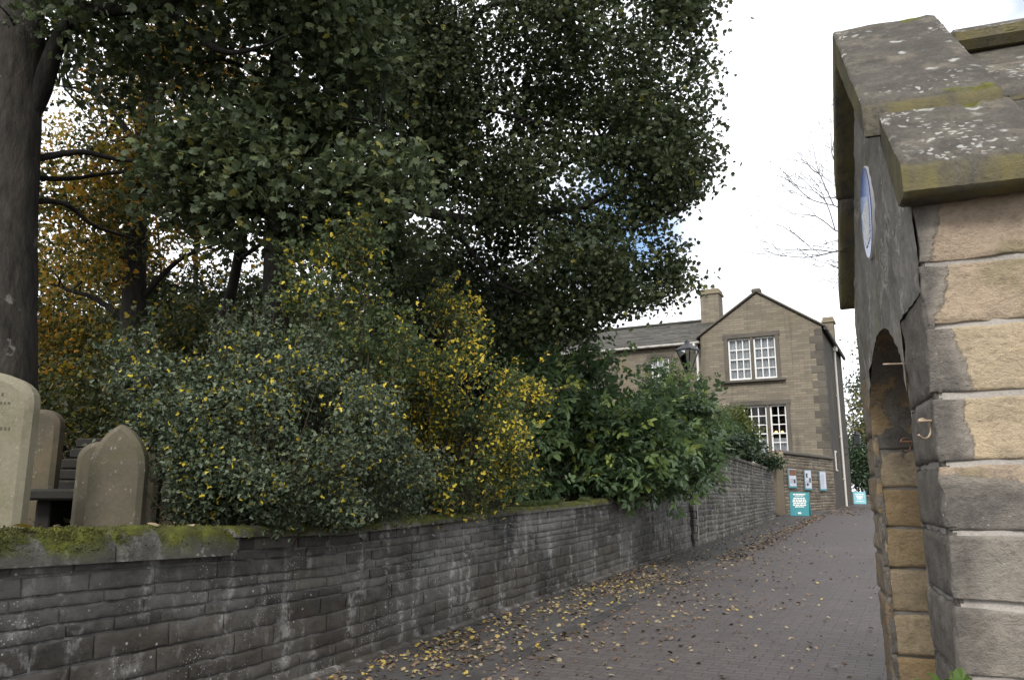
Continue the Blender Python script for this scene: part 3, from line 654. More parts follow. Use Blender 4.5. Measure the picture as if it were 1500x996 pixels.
# reveals, stone surrounds
def surround(w, mull, sill=True):
    md = MD(); x0, x1, z0, z1 = w; f = .17
    md.box(((x0+x1)/2, Yh+.06, z1+.11), (x1-x0+2*f+.1, .2, .22), .01); 
    for x in (x0-f/2, x1+f/2): md.box((x, Yh+.06, (z0+z1)/2), (f, .196, z1-z0), .01)
    for x in mull: md.box((x, Yh+.08, (z0+z1)/2), (.13, .2, z1-z0-.004), .01)
    md.build('window_surround', M['quoin'], house)
    if sill:
        md = MD(); md.box(((x0+x1)/2, Yh-.01, z0-.06), (x1-x0+2*f+.4, .34, .12), .015); md.build('window_sill', M['quoin'], house)
def sash(x0, x1, z0, z1, y, nx, nz, root, curtain=(0, 1.), fr_bm=.072, rail=.5):
    md = MD(); fw = fr_bm; H = z1-z0
    for x in (x0+fw/2, x1-fw/2): md.box((x, y, (z0+z1)/2), (fw, .09, H), .006)
    md.box(((x0+x1)/2, y, z1-fw/2), (x1-x0-2*fw, .088, fw), .006); md.box(((x0+x1)/2, y, z0+fw*.7), (x1-x0-2*fw, .088, fw*1.4), .006)
    fo = md.build('window', M['white'], root)
    md = MD(); zm = z0+H*rail; md.box(((x0+x1)/2, y+.002, zm), (x1-x0-2*fw, .07, .055), .004)
    for k in range(1, nx): md.box((x0+fw+(x1-x0-2*fw)*k/nx, y+.004, (z0+z1)/2), (.042, .05, H-2*fw), 0)
    for k in range(1, nz): 
        if abs(k/nz-rail) > .04: md.box(((x0+x1)/2, y+.006, z0+fw+(H-2*fw)*k/nz), (x1-x0-2*fw, .044, .04), 0)
    o = md.build('glazing_bars', M['white'], root); o.parent = fo
    md = MD(); md.add([(x0+fw*.5, y+.03, z0+fw*.5), (x1-fw*.5, y+.03, z0+fw*.5), (x1-fw*.5, y+.03, z1-fw*.5), (x0+fw*.5, y+.03, z1-fw*.5)], [(0,1,2,3)])
    o = md.build('pane', M['glass'], root); o.parent = fo
    if curtain:
        md = MD(); s = np.linspace(0, 1, 60); zc0, zc1 = z0+H*curtain[0], z0+H*curtain[1]
        yy = y+.1+.025*np.sin(s*48)+.015*np.sin(s*91)
        md.grid(np.stack([np.stack([x0+(x1-x0)*s, yy, np.full(60, zc0)], -1), np.stack([x0+(x1-x0)*s, yy, np.full(60, zc1)], -1)], 1))
        o = md.build('curtain', M['curtain'], root); o.parent = fo
    md = MD(); md.box(((x0+x1)/2, y+.9, (z0+z1)/2), (x1-x0+.04, .02, H+.04)); 
    for x in (x0-.02, x1+.02): md.box((x, y+.5, (z0+z1)/2), (.02, .8, H))
    for z in (z0-.02, z1+.02): md.box(((x0+x1)/2, y+.5, z), (x1-x0, .8, .02))
    o = md.build('room_reveal', M['room'], root); o.parent = fo
    return fo
xm = float(R.hit(1, Yh, 1102, 525)[0]); surround(wu, [xm])
sash(wu[0], xm-.065, zu0, zu1, Yh+.14, 3, 4, house); sash(xm+.065, wu[1], zu0, zu1, Yh+.14, 3, 4, house)
xm2 = float(R.hit(1, Yh, 1126.5, 625)[0]); surround(wl, [xm2], False)
sash(wl[0], xm2-.065, zl0, zl1, Yh+.14, 4, 6, house, (0, .42)); fo = sash(xm2+.065, wl[1], zl0, zl1, Yh+.14, 2, 6, house, (0, .42))
for px in (1137, 1146):
    md = MD(); p = R.hit(1, Yh+.5, px, 633); s = np.linspace(0, pi, 9)
    md.tube([(p[0], Yh+.5, p[2]+.07*cos(a)) for a in s], np.maximum(.002, .07*np.sin(s)), 10)
    md.build('room_lamp', M['glow'], house, True)
# quoins
md = MD(); z = ZB+.3; k = 0; rg = RS(2)
while z < ZE-.35:
    w_ = .55 if k % 2 == 0 else .32; v_ = .32 if k % 2 == 0 else .55
    md.box((XR-w_/2+.012, Yh-.006+v_/2, z+.165), (w_, v_+.02, .315), .012, tint=rg.uniform(0, 1)); z += .33; k += 1
md.build('quoins', M['quoin'], house)
# roof of gable block
rg = RS(8); md = MD(); half = (XR-XL)/2; nr = 12
for sd in (-1, 1):
    for k in range(nr):
        a, b = k/nr, (k+1.25)/nr
        for (ya, yb) in [(Yh+.0, Yh+DEP+.1)]:
            def P(t, dz): return (XA+sd*(half+.22)*(1-t), ZE-.12+(ZA+.02-ZE+.12)*t+dz)
            p0, p1 = P(a, .10), P(min(b, 1), .05)
            q0, q1 = P(a, .04), P(min(b, 1), .0)
            V = [(p0[0], ya, p0[1]), (p1[0], ya, p1[1]), (p1[0], yb, p1[1]), (p0[0], yb, p0[1]), (q0[0], ya, q0[1]), (q1[0], ya, q1[1]), (q1[0], yb, q1[1]), (q0[0], yb, q0[1])]
            md.add(V, [(0,1,2,3),(4,7,6,5),(0,4,5,1),(3,2,6,7),(0,3,7,4),(1,5,6,2)], rg.uniform(0, 1))
md.box((XA, Yh+DEP/2+.1, ZA+.14), (.3, DEP-.1, .12), .03)
roof = md.build('roof', M['roofslab'], house)
md = MD()
for sd in (-1, 1):
    dx, dz = half+.14, ZA-ZE+.1; L = sqrt(dx*dx+dz*dz); a = atan2(dz, dx)
    md.box((XA+sd*dx/2, Yh+.05, (ZE-.1+ZA+.06)/2+.07), (L, .34, .085), .02, ry=sd*a)
md.box((XA, Yh+.04, ZA+.12), (.42, .36, .2), .05)
md.build('gable_coping', M['quoin'], house)
md = MD(); fz = ZA+.2
md.tube([(XA-.12, Yh+.6, fz-.1), (XA-.12, Yh+.6, fz+.85)], [.022, .014], 6); md.tube([(XA-.36, Yh+.6, fz+.5), (XA+.12, Yh+.6, fz+.5)], .014, 6); md.tube([(XA-.24, Yh+.6, fz+.66), (XA, Yh+.6, fz+.66)], .012, 6)
md.build('finial', M['offwhite'], house)
# gutters and downpipes
md = MD(); md.tube([(XR+.16, Yh-.02, ZE-.1), (XR+.16, Yh+DEP, ZE-.12)], .075, 10); md.build('gutter', M['darkgutter'], house)
yd = float(R.hit(0, XR+.08, 1232, 640)[1])
md = MD(); md.tube(curve([(XR+.16, yd, ZE-.15), (XR+.09, yd, ZE-.5), (XR+.09, yd, 3), (XR+.09, yd, float(zr(yd))+.03)], 5), .05, 10)
for z in (2.2, 4.2, 6.2): md.box((XR+.06, yd, z), (.1, .16, .05), .01)
md.box((XR+.12, yd, ZE-.35), (.22, .2, .2), .02)
md.build('downpipe', M['offwhite'], house)
# wing to the left
Yw = Yh + .9; ZWE = float(R.hit(1, Yw, 1022, 502)[2]); rid = R.hit(1, Yw+3.6, 1020, 473); ZWR = float(rid[2]); XWL = XL-17.
wins = []
for (p0, p1, t, b) in ((953, 982, 519, 582), (826, 850, 530, 585), (758, 782, 535, 590)):
    a_ = R.hit(1, Yw, p0, t); b_ = R.hit(1, Yw, p1, b); wins.append((float(a_[0]), float(b_[0]), ZWE-2.35, ZWE-.6))
md = MD(); wallgrid(md, XWL, XL-.003, ZB, lambda x: ZWE, wins, Yw)
md.add([(XWL, Yw, ZB), (XWL, Yw+7.2, ZB), (XWL, Yw+7.2, ZWE), (XWL, Yw+3.6, ZWR), (XWL, Yw, ZWE)], [(4,3,2,1,0)])
md.add([(XL, Yw+7.2, ZB), (XWL, Yw+7.2, ZB), (XWL, Yw+7.2, ZWE), (XL, Yw+7.2, ZWE)], [(0,1,2,3)])
md.build('wing_wall', M['house'], house)
for w in wins:
    sash(w[0], w[1], w[2], w[3], Yw+.12, 3, 4, house)
    md = MD()
    for x in (w[0]-.07, w[1]+.07): md.box((x, Yw+.04, (w[2]+w[3])/2), (.14, .14, w[3]-w[2]), .01)
    md.box(((w[0]+w[1])/2, Yw+.04, w[3]+.1), (w[1]-w[0]+.4, .145, .2), .01); md.box(((w[0]+w[1])/2, Yw, w[2]-.06), (w[1]-w[0]+.4, .25, .12), .01)
    md.build('window_surround', M['quoin'], house)
md = MD(); nr = 15; rg = RS(18)
for k in range(nr):
    for sd in (0, 1):
        x = XWL-.15
        while x < XL+.0:
            l = rg.uniform(.5, 1.1); xb = min(x+l, XL+2.0*0+.0)
            a, b = k/nr, min(1, (k+1.3)/nr)
            def P(t, dz): 
                yy = (Yw-.22+(3.82)*t) if sd == 0 else (Yw+7.42-3.82*t)
                return yy, ZWE-.05+(ZWR-ZWE+.05)*t+dz
            j = rg.uniform(-.012, .012)
            p0, p1, q0, q1 = P(a, .075+j), P(b, .035+j), P(a, .02), P(b, -.01)
            V = [(x, p0[0], p0[1]), (x, p1[0], p1[1]), (xb, p1[0], p1[1]), (xb, p0[0], p0[1]), (x, q0[0], q0[1]), (x, q1[0], q1[1]), (xb, q1[0], q1[1]), (xb, q0[0], q0[1])]
            md.add(V, [(0,1,2,3),(4,7,6,5),(0,4,5,1),(3,2,6,7),(0,3,7,4),(1,5,6,2)], rg.uniform(0, 1)); x = xb+.004
            if xb >= XL: break
md.box(((XWL+XL)/2, Yw+3.6, ZWR+.08), (XL-XWL, .3, .12), .03)
md.build('wing_roof', M['roofslab'], house)
md = MD(); md.tube([(XWL, Yw-.26, ZWE-.07), (XL-.02, Yw-.26, ZWE-.05)], .065, 10); md.box(((XWL+XL)/2, Yw-.1, ZWE-.06), (XL-XWL, .22, .04)); md.build('wing_gutter', M['gutter_paint'], house)
md = MD(); xd = XL*Yw/Yh-.16; md.tube(curve([(xd-.1, Yw-.26, ZWE-.08), (xd-.1, Yw-.26, ZWE-.2), (xd, Yw-.08, ZWE-.45), (xd, Yw-.08, 3), (xd, Yw-.08, .8)], 6), .06, 10); md.build('wing_downpipe', M['white'], house)
# chimneys
def chimney(px0, px1, pyt, pyb, y, dep, name='chimney', pots=0):
    a = R.hit(1, y, px0, (pyt+pyb)/2); b = R.hit(1, y, px1, (pyt+pyb)/2); zt = float(R.hit(1, y, (px0+px1)/2, pyt)[2]); zb = float(R.hit(1, y, px0, pyb)[2])-1.6
    x0, x1 = float(a[0]), float(b[0]); md = MD(); md.box(((x0+x1)/2, y+dep/2, (zb+zt-.3)/2), (x1-x0, dep, zt-.3-zb), .015)
    o = md.build(name, M['house'], house)
    md = MD(); md.box(((x0+x1)/2, y+dep/2, zt-.3+.07), (x1-x0+.14, dep+.14, .14), .02, tint=.8); md.box(((x0+x1)/2, y+dep/2, zt-.08), (x1-x0+.04, dep+.04, .16), .03, tint=.8)
    c = md.build('chimney_cap', M['cap'], house); c.parent = o
chimney(1026, 1053, 423, 478, Yw+3.1, 1.0); chimney(1206, 1221, 464, 498, Yh+6.2, .7)
# side details: small window, dark vent box
yv = float(R.hit(0, XR, 1224, 675)[1]); zv = float(R.hit(0, XR, 1224, 675)[2])
md = MD(); md.box((XR+.03, yv, zv), (.06, .5, .9), .01); md.build('side_window', M['offwhite'], house)
md = MD(); md.box((XR+.034, yv, zv), (.06, .38, .76), 0); md.build('side_pane', M['room'], house)

# ================================================================== notice wall, boards
p1 = np.array([XW+.02, 32.5]); p2 = np.array([XR+.05, Yh-.04]); Lw = float(np.linalg.norm(p2-p1)); tdir = (p2-p1)/Lw; nd = np.array([tdir[1], -tdir[0]])
ztn = float(at(1149, 661, 31.0)[2])
def nf(u, w, d):
    x = p1[0]+tdir[0]*u+nd[0]*d; y = p1[1]+tdir[1]*u+nd[1]*d; zb = zr(y)-.1
    return np.stack([x, y, zb+(ztn-.12-.03*u-zb)*w], -1)
def nfp(u, z, d): return np.array([p1[0]+tdir[0]*u+nd[0]*d, p1[1]+tdir[1]*u+nd[1]*d, z])
nroot = thing('entrance_wall', 'brown stone wall carrying three notices, in front of the gable below its lower window', 'wall', (p1[0], p1[1], float(zr(p1[1]))), R)
md = MD(); stonework(md, nf, 0, Lw, rows_of(0, 1, 18, 15, .3), (.2, .6), .012, .09, .01, .01, .005, seed=77)
md.box(nfp(Lw/2, 1.9, -.24), (.4, Lw-.02, 2.3), 0, rz=-atan2(tdir[0], tdir[1]), mat=1)
md.build('stonework', [M['notice'], M['wall_mortar']], nroot, True)
md = MD(); md.box(nfp(Lw/2, ztn-.02-.03*Lw/2, -.2), (.56, Lw+.06, .14), .03, rz=-atan2(tdir[0], tdir[1]), rx=-.03); md.build('coping', M['quoin'], nroot)
md = MD()
pr = [(0,0), (0,.55), (-.5,.0)]
md.prism([(-.75, 0), (-.02, .62), (-.02, 0)], lambda a, b: nfp(a, ztn-.62+b, .04), lambda a, b: nfp(a, ztn-.62+b, -.44), tint=.7)
md.build('sloped_cap', M['cap'], nroot)
md = MD(); md.box(nfp(-.25, (ztn-.63+.7)/2, -.22), (.4, .5, ztn-.63-.7), .02, rz=-atan2(tdir[0], tdir[1])); md.build('gate_pier', M['notice'], nroot)
rzn = -atan2(tdir[0], tdir[1])
def hitn(px, py):   # meet the wall face
    best = None
    for u in np.linspace(0, Lw, 400):
        w = R.world(nfp(u, 0, 0)); h = w[0]/w[1]; r = ray(px, py)
        if best is None or abs(h - r[0]/r[1]) < best[0]: best = (abs(h - r[0]/r[1]), u, EYE + r[2]*w[1]/r[1])
    return best[1], best[2]
def wbox(md, u, z, d, su, sz, sd, bev=.005): md.box(nfp(u, z, d), (sd, su, sz), bev, rz=rzn)
infos = [((1152, 1163.5), (686, 715), 'blue framed notice with a brown picture across its top, nearest the gateway'),
         ((1175.5, 1185.5), (688, 718), 'blue framed notice with small dark photos, middle of the three on the wall'),
         ((1197.5, 1207), (690, 719), 'blue framed notice of plain pale text, nearest the house corner')]
for k, ((a, b), (t, bt), lab) in enumerate(infos):
    u0, zt = hitn(a, t); u1, _ = hitn(b, t); _, zb = hitn((a+b)/2, bt); um, zm, su, sz = (u0+u1)/2, (zt+zb)/2, u1-u0, zt-zb
    root = thing('notice_board', lab, 'notice board', nfp(um, zb, .02), R, 'notice boards on the entrance wall')
    md = MD(); wbox(md, um, zm, .045, su, sz, .05, .01); md.build('frame', M['tealframe'], root)
    md = MD(); wbox(md, um, zm+.03, .0745, su*.84, sz*.86, .009, 0); md.build('paper', M['paper'], root)
    if k == 0:
        md = MD(); wbox(md, um, zm+sz*.3, .0825, su*.82, sz*.3, .007, 0); md.build('picture', M['photo_print'], root)
        md = MD(); wbox(md, um+su*.2, zm-sz*.14, .0825, su*.22, sz*.2, .007, 0); md.build('picture', M['print'], root)
    if k == 1:
        for (du, dz, s1, s2) in ((-.22, .28, .24, .1), (-.22, .17, .22, .1), (.22, .0, .22, .22), (-.18, -.22, .26, .12)):
            md = MD(); wbox(md, um+du*su, zm+dz*sz, .0825, su*s1, sz*s2, .007, 0); md.build('picture', M['print'], root)
    md = MD(); rg = RS(k+3)
    for j in range(13 if k == 2 else 6):
        zz_ = zm + sz*(.34 - j*.055) if k == 2 else zm - sz*(.02+j*.04)
        wbox(md, um-(.1 if k else .12)*su, zz_, .081, su*rg.uniform(.35, .52), .012, .006, 0)
    md.build('lettering', M['textgrey'], root)
    md = MD(); wbox(md, um, zm-sz*.43, .079, su*.9, sz*.07, .012, 0); md.build('header_strip', M['teal'], root)
# A-boards
def aboard(px, pyb, d, w, h, rz, mat, lab, nm, lines):
    p = at(px, pyb, d); p[2] = float(zr(R.loc(p)[1]))+.03
    root = thing(nm, lab, 'sign', (0,0,0)); root.location = p; root.rotation_euler = (0, 0, rz)
    lean = .2; dy = h*tan(lean)
    def pn(x, t, off): return np.array([x, -dy*(1-t)-off, h*t+.0])
    for sgn, nme in ((1, 'front_panel'), (-1, 'back_panel')):
        md = MD(); V = [pn(x, t, o)*np.array([1, sgn, 1]) for x in (-w/2, w/2) for t in (0, 1) for o in (0, .025)]
        md.add(np.array(V), [(0,1,3,2),(4,6,7,5),(0,4,5,1),(2,3,7,6),(0,2,6,4),(1,5,7,3)])
        md.build(nme, mat if sgn == 1 else M['black'], root)
    md = MD(); rg = RS(int(px))
    for (t, half_, th) in lines:
        x = -half_*w
        while x < half_*w-.01:
            l = min(rg.uniform(.05, .13), half_*w-x)
            V = [pn(xx, tt_, o) for xx in (x, x+l) for tt_ in (t, t+th/h) for o in (.0275, .030)]
            md.add(np.array(V), [(0,1,3,2),(4,6,7,5),(0,4,5,1),(2,3,7,6),(0,2,6,4),(1,5,7,3)]); x += l+.018
    md.build('lettering', M['white'], root)
    for x in (-w/2-.015, w/2+.015):
        for sgn in (1, -1): md = MD(); md.tube([(x, sgn*(-dy-.012), 0), (x, sgn*-.012, h+.01)], .018, 6); md.build('frame_rail', M['teal'], root)
aboard(1173, 751, 30.0, .62, .86, radians(-27.5-4), M['teal'], 'teal A-frame board with white writing standing below the notices', 'pavement_sign',
       [(.88, .36, .05), (.83, .25, .022), (.72, .34, .045), (.65, .38, .04), (.58, .4, .045), (.51, .36, .04), (.43, .38, .045), (.36, .26, .04), (.08, .1, .06)])
aboard(1260, 739, 44.5, .62, .66, radians(-22), M['tealpale'], 'small pale blue sign board at the far end of the lane past the house', 'pavement_sign', [(.75, .35, .05), (.6, .28, .06), (.5, .24, .06), (.38, .2, .06), (.2, .3, .04)])

# wall lantern bracket on the house side
bp = R.hit(0, XR+.02, 1236, 655); b0 = np.array([XR+.05, min(bp[1], Yh+DEP-.5), bp[2]])
root = thing('bracket_lamp', 'small black lamp on an iron bracket from the side of the stone house', 'lamp', b0, R)
md = MD(); md.tube([b0, b0+np.array([.75, 0, 0])], .03, 8); md.tube(curve([b0+np.array([0, 0, -.4]), b0+np.array([.35, 0, -.2]), b0+np.array([.6, 0, 0])], 5), .02, 6); md.build('bracket', M['black'], root)
md = MD(); md.box(b0+np.array([.6, 0, .35]), (.3, .3, .5), .03); md.tube([b0+np.array([.6, 0, .6]), b0+np.array([.6, 0, .8])], [.2, .02], 8); md.build('lantern', M['black'], root)

# ================================================================== street lantern behind the bushes
ld = 25.; lp = at(1009, 560, ld); gz = zg(lp)
zt_ = float(at(1009, 497, ld)[2]); zc = float(at(1009, 513, ld)[2]); zb_ = float(at(1009, 548, ld)[2])
root = thing('street_lantern', 'black street lantern on a post among the bushes beside the house corner', 'street lamp', (lp[0], lp[1], gz))
md = MD(); md.tube([(lp[0], lp[1], gz), (lp[0], lp[1], gz+.5), (lp[0], lp[1], gz+.55), (lp[0], lp[1], zb_-.1), (lp[0], lp[1], zb_)], [.09, .08, .05, .04, .05], 10); md.build('post', M['black'], root)
md = MD(); md.tube([(lp[0], lp[1], zc-.02), (lp[0], lp[1], zc+.02), (lp[0], lp[1], zc+.2), (lp[0], lp[1], zc+.24), (lp[0], lp[1], zt_-.06), (lp[0], lp[1], zt_)], [.4, .4, .12, .09, .07, .01], 4); md.build('lantern_cap', M['black'], root)
md = MD()
for k in range(4):
    a = k*pi/2
    md.tube([(lp[0]+.06*cos(a), lp[1]+.06*sin(a), zb_), (lp[0]+.36*cos(a), lp[1]+.36*sin(a), zc)], .022, 6)
md.build('lantern_frame', M['black'], root)
md = MD(); md.tube([(lp[0], lp[1], zb_+.01), (lp[0], lp[1], zc-.03)], [.05, .33], 4); md.build('lantern_glass', M['glass'], root)

# ================================================================== headstones
def headstone(px0, px1, pyt, d, prof, th, label, mat, rz=0., name='headstone', lean=0., inset=.04, text=True, zbase=None, wid=None):
    x1 = at(px1, (pyt+720)/2, d)[0]; x0 = at(px0, (pyt+720)/2, d)[0] if wid is None else x1-wid
    w = x1-x0; xc = (x0+x1)/2; zt = float(at((px0+px1)/2, pyt, d)[2]); zb = zg((xc, d))-.08 if zbase is None else zbase
    root = thing(name, label, 'gravestone', (0,0,0)); root.location = (xc, d, zb); root.rotation_euler = (lean, 0, rz); h = zt-zb
    pts = prof(w, h)
    md = MD(); ins = [(x*(1-2*inset/w), min(z, h)-inset*(1 if z > 0 else 0)) for x, z in pts]
    n = len(pts); V = [(x, th/2, z) for x, z in pts] + [(x, -th/2+.03, z) for x, z in pts] + [(x, -th/2, z) for x, z in ins]
    Fs = [tuple(range(n))] + [(i, n+i, n+(i+1) % n, (i+1) % n) for i in range(n)] + [(n+i, 2*n+i, 2*n+(i+1) % n, n+(i+1) % n) for i in range(n)] + [tuple(range(2*n, 3*n))[::-1]]
    md.add(np.array(V), Fs); md.build('slab', mat, root)
    if text:
        md = MD(); rg = RS(int(abs(px1))); z = h*.86
        while z > h*.35:
            hw = w*rg.uniform(.2, .36); x = -hw; lh = rg.choice([.022, .03, .045])
            while x < hw:
                l = rg.uniform(.012, .03); md.box((x+l/2, -th/2-.0005, z), (l*.75, .003, lh*.8), 0); x += l+.008+(rg.rand() < .15)*.03
            z -= lh*2.1
        md.build('inscription', M['engrave'], root)
    return root
def p_shoulder(w, h):
    r = []; 
    for a in np.linspace(0, pi, 15): r.append((w*.36*cos(a), h-.16+.16*sin(a)))
    return [(w/2, 0), (w/2, h-.30), (w/2-.03, h-.22)] + r + [(-w/2+.03, h-.22), (-w/2, h-.30), (-w/2, 0)]
def p_gothic(w, h):
    a = []; A = radians(66)
    for t in np.linspace(0, 1, 11): a.append((w/2*(1-(1-cos(A*t))/(1-cos(A))), h-w*.85+w*.85*sin(A*t)/sin(A)))
    return [(w/2, 0)] + a + [(-x, z) for x, z in a[::-1][1:]] + [(-w/2, 0)]
def p_seg(w, h): return [(w/2, 0)] + [(w/2*cos(a), h-.24+.24*sin(a)**.8) for a in np.linspace(0.02, pi-.02, 17)] + [(-w/2, 0)]
def p_round(w, h):
    return [(w/2, 0)] + [(w/2*cos(a), h-w*.42+w*.42*sin(a)) for a in np.linspace(0, pi, 15)] + [(-w/2, 0)]
headstone(-70, 40, 543, 5.75, p_seg, .16, 'large pale round shouldered headstone cut by the left edge, standing over the mossy coping', M['grave'], rz=.22, wid=.85, inset=.05)
headstone(56, 86, 600, 7.6, p_round, .12, 'narrow headstone with a rusty orange patch, just right of the large pale one', M['grave_orange'], rz=.05, wid=.36, text=False)
headstone(118, 176, 647, 6.9, p_round, .12, 'short round topped headstone half hidden behind the pointed one', M['grave_dark'], rz=.1, text=False, wid=.36)
headstone(137, 214, 622, 6.45, p_gothic, .13, 'pointed arch headstone at the edge of the grey green bush', M['grave_dark'], rz=.12, text=False)
headstone(200, 236, 640, 7.3, p_round, .12, 'dim round topped headstone mostly swallowed by the grey green bush', M['grave_dark'], rz=.1, text=False)
# table slab and steps
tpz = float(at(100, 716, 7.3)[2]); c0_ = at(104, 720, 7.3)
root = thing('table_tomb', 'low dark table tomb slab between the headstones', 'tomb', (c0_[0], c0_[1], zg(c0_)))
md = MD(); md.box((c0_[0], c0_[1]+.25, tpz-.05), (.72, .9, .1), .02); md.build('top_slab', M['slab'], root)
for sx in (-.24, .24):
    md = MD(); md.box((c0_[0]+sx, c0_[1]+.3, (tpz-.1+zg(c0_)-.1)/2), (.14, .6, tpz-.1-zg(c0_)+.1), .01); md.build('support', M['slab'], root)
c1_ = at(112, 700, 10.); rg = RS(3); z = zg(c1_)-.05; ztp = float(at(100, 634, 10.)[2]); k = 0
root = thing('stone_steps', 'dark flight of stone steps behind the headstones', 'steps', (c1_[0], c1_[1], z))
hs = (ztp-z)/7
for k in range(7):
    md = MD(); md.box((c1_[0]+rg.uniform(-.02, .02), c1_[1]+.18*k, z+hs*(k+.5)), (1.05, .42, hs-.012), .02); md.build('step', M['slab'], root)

# ================================================================== outhouse (right)
XG = .501; YN, YA0, YA1, YF = 3.15, 3.73, 5.43, 5.89
YM = 4.52
def gpt(px, py, x=XG): return G.hit(0, x, px, py)
z_ap = float(G.hit(1, YM, 1226, 47)[2]) ; z_kn = float(G.hit(1, YN-.1, 1326, 302)[2])
z_sp = 1.95; z_arch = float(gpt(1296, 474)[2])
out = thing('stone_outhouse', 'small gabled outhouse of spalled sandstone blocks with arched doorway, right edge of the lane', 'outhouse', (XG, YN, -.1), G)
XE = XG+3.2; TH = .5
z_kn = z_kn + .03; ZA0 = z_ap - .205; Ln = YM-YN; slope = (ZA0 - z_kn)/(Ln*1.07)
z_kf = float(G.hit(1, YF, 1240, 446)[2]); slf = (ZA0 - z_kf)/(YF-YM)
def rake(y): return np.where(y < YM, z_kn + slope*(y-YN+.07*Ln), z_kf + slf*(YF-y))
# front (near) wall: big courses
jl = [996+120, 996, 886, 780, 678, 577, 473, 380, 300]
zj = [float(G.hit(1, YN, 1420, y_)[2]) for y_ in jl]; zj = [-.2, (zj[1]-.2)/2 - .02] + zj[1:]
zj[-1] += .055; rowsF = list(zip(zj[:-1], zj[1:]))
def ff(u, w, d): return np.stack([XG + u, YN - d, w], -1)
def mskF(S, T, rg, U, Wd):
    # frost-spalled courses high on the pier have lost their dark crust away from the corner
    w = float(Wd.mean()); k = next((i for i in range(len(zj)-1) if zj[i] <= w < zj[i+1]), 0)
    if k >= 7: e = .075 + .06*(T-.6)
    elif k == 6: e = .085 + .05*(1-T)
    elif k == 5: e = .095 + .02*(1-T)
    elif k == 4: return np.clip(.5 + (.86 - .5*np.clip(U-.05, 0, .25) - T)*1.5, .2, .95)
    else: return np.clip(.92 - 2.6*U, .62, .92)
    return np.clip(.5 + (e - U)*6., .12, .9)
md = MD(); stonework(md, ff, 0.0, XE-XG, rowsF, (1.1, 1.5), .024, .014, .004, .006, .006, seed=5, mask=mskF, wave=.009, mort_d=-.0075, mort_n=.008, off=.3, mins=.02)
md.box((XG+.055, YN+.055, 1.25), (.085, .085, 2.9), 0, tint=.5, mask=.9)
md.build('front_wall', [M['gate_front'], M['gate_mortar']], out, True)
# lane face: near pier, far pier
def lf(u, w, d): return np.stack([XG - d, YN + u, w], -1)
zpier = [z for z in zj if z < z_sp+.1] + [z_sp+.40]
def mskS(S, T, rg, u, w): return np.full(S.shape, .78)
md = MD(); stonework(md, lf, 0, YA0-YN, list(zip(zpier[:-1], zpier[1:])), (2, 3), .014, .022, .006, .02, .006, seed=8, mask=mskS, wave=.006, mort_d=-.016, mins=.035)
md.build('near_pier', [M['gate_front'], M['gate_mortar2']], out, True)
md = MD(); stonework(md, lf, YA1-YN, YF-YN, list(zip(zpier[:-1], zpier[1:])), (2, 3), .014, .03, .008, .02, .006, seed=12, mask=lambda S, T, rg, U, W_: np.full(S.shape, .63), wave=.006, mort_d=-.016, mins=.035)
md.build('far_pier', [M['gate_jamb'], M['gate_mortar2']], out, True)
# jambs (facing each other through the doorway)
def jf(u, w, d): return np.stack([XG + u, YA1 - d, w], -1)
zjam = [-.2]; 
for y_ in (960, 897, 832, 773, 715, 660, 600): zjam.append(float(G.hit(1, YA1, 1310, y_)[2]))
zjam = [-.2, zjam[1]/2-.1] + zjam[1:]
ga = lambda y: z_sp + (z_arch-z_sp)*np.sqrt(np.clip(1-((y-(YA0+YA1)/2)/((YA1-YA0)/2))**2, 0, 1))
def mskJ(S, T, rg, u, w): 
    return np.clip(.36+rg.uniform(0, .14)+.4*(u < .035) + .35*np.clip((w-1.72)/.2, 0, 1), 0, 1)
md = MD(); stonework(md, jf, 0, TH, list(zip(zjam[:-1], zjam[1:])), (2, 3), .014, .02, .008, .02, .007, seed=22, mask=mskJ, wave=.006, mort_d=-.02)
def jn(u, w, d): return np.stack([XG + TH - u, YA0 + d, w], -1)
stonework(md, jn, 0, TH, list(zip(zpier[:-1], zpier[1:-1])), (2, 3), .014, .03, .006, .02, .006, seed=23, mask=mskS, mort_d=-.02)
# arch soffit
yy = (YA0+YA1)/2 + (YA1-YA0)/2*np.cos(np.linspace(0, pi, 41)); zz = z_sp + (z_arch-z_sp)*np.sin(np.linspace(0, pi, 41)); xx = np.linspace(XG, XG+TH, 14)
P = np.stack([np.stack([np.full(14, XG)*0+xx, np.full(14, y_), np.full(14, z_)], -1) for y_, z_ in zip(yy, zz)], 0)
nz_ = fbm(P.reshape(-1, 3)*9, 6).reshape(P.shape[:2]); P[:, 1:, 2] += .012*nz_[:, 1:]
md.grid(P, .4, np.clip(.62+.4*fbm(P.reshape(-1, 3)*6, 3).reshape(P.shape[:2]), 0, 1))
md.build('door_jambs', [M['gate_jamb'], M['gate_mortar2']], out, True)
# upper lane face: gable with arch cut
ny, nz2 = 150, 90
Yg = np.linspace(YN, YF, ny); P = np.zeros((ny, nz2, 3))
for i, y_ in enumerate(Yg):
    inside = YA0 < y_ < YA1; lo = float(ga(y_)) if inside else z_sp+.40*(0 if abs(y_-YM) < 9 else 1)
    if y_ <= YA0: lo = z_sp+.38
    elif not inside: lo = z_sp+.38
    hi = float(rake(y_)); zc_ = np.linspace(lo, hi, nz2); P[i, :, 0] = XG; P[i, :, 1] = y_; P[i, :, 2] = zc_
q = P.reshape(-1, 3); rgh = (.016*fbm(q*np.array([1, 3.5, 3.5]), 2, 4) + .006*fbm(q*16, 9, 2)).reshape(ny, nz2)
P[:, :, 0] -= .002 + np.abs(rgh)*1.2
md = MD(); md.grid(P[::-1], .5); 
# return at near corner
md.build('gable_face', M['gate_face'], out, True)
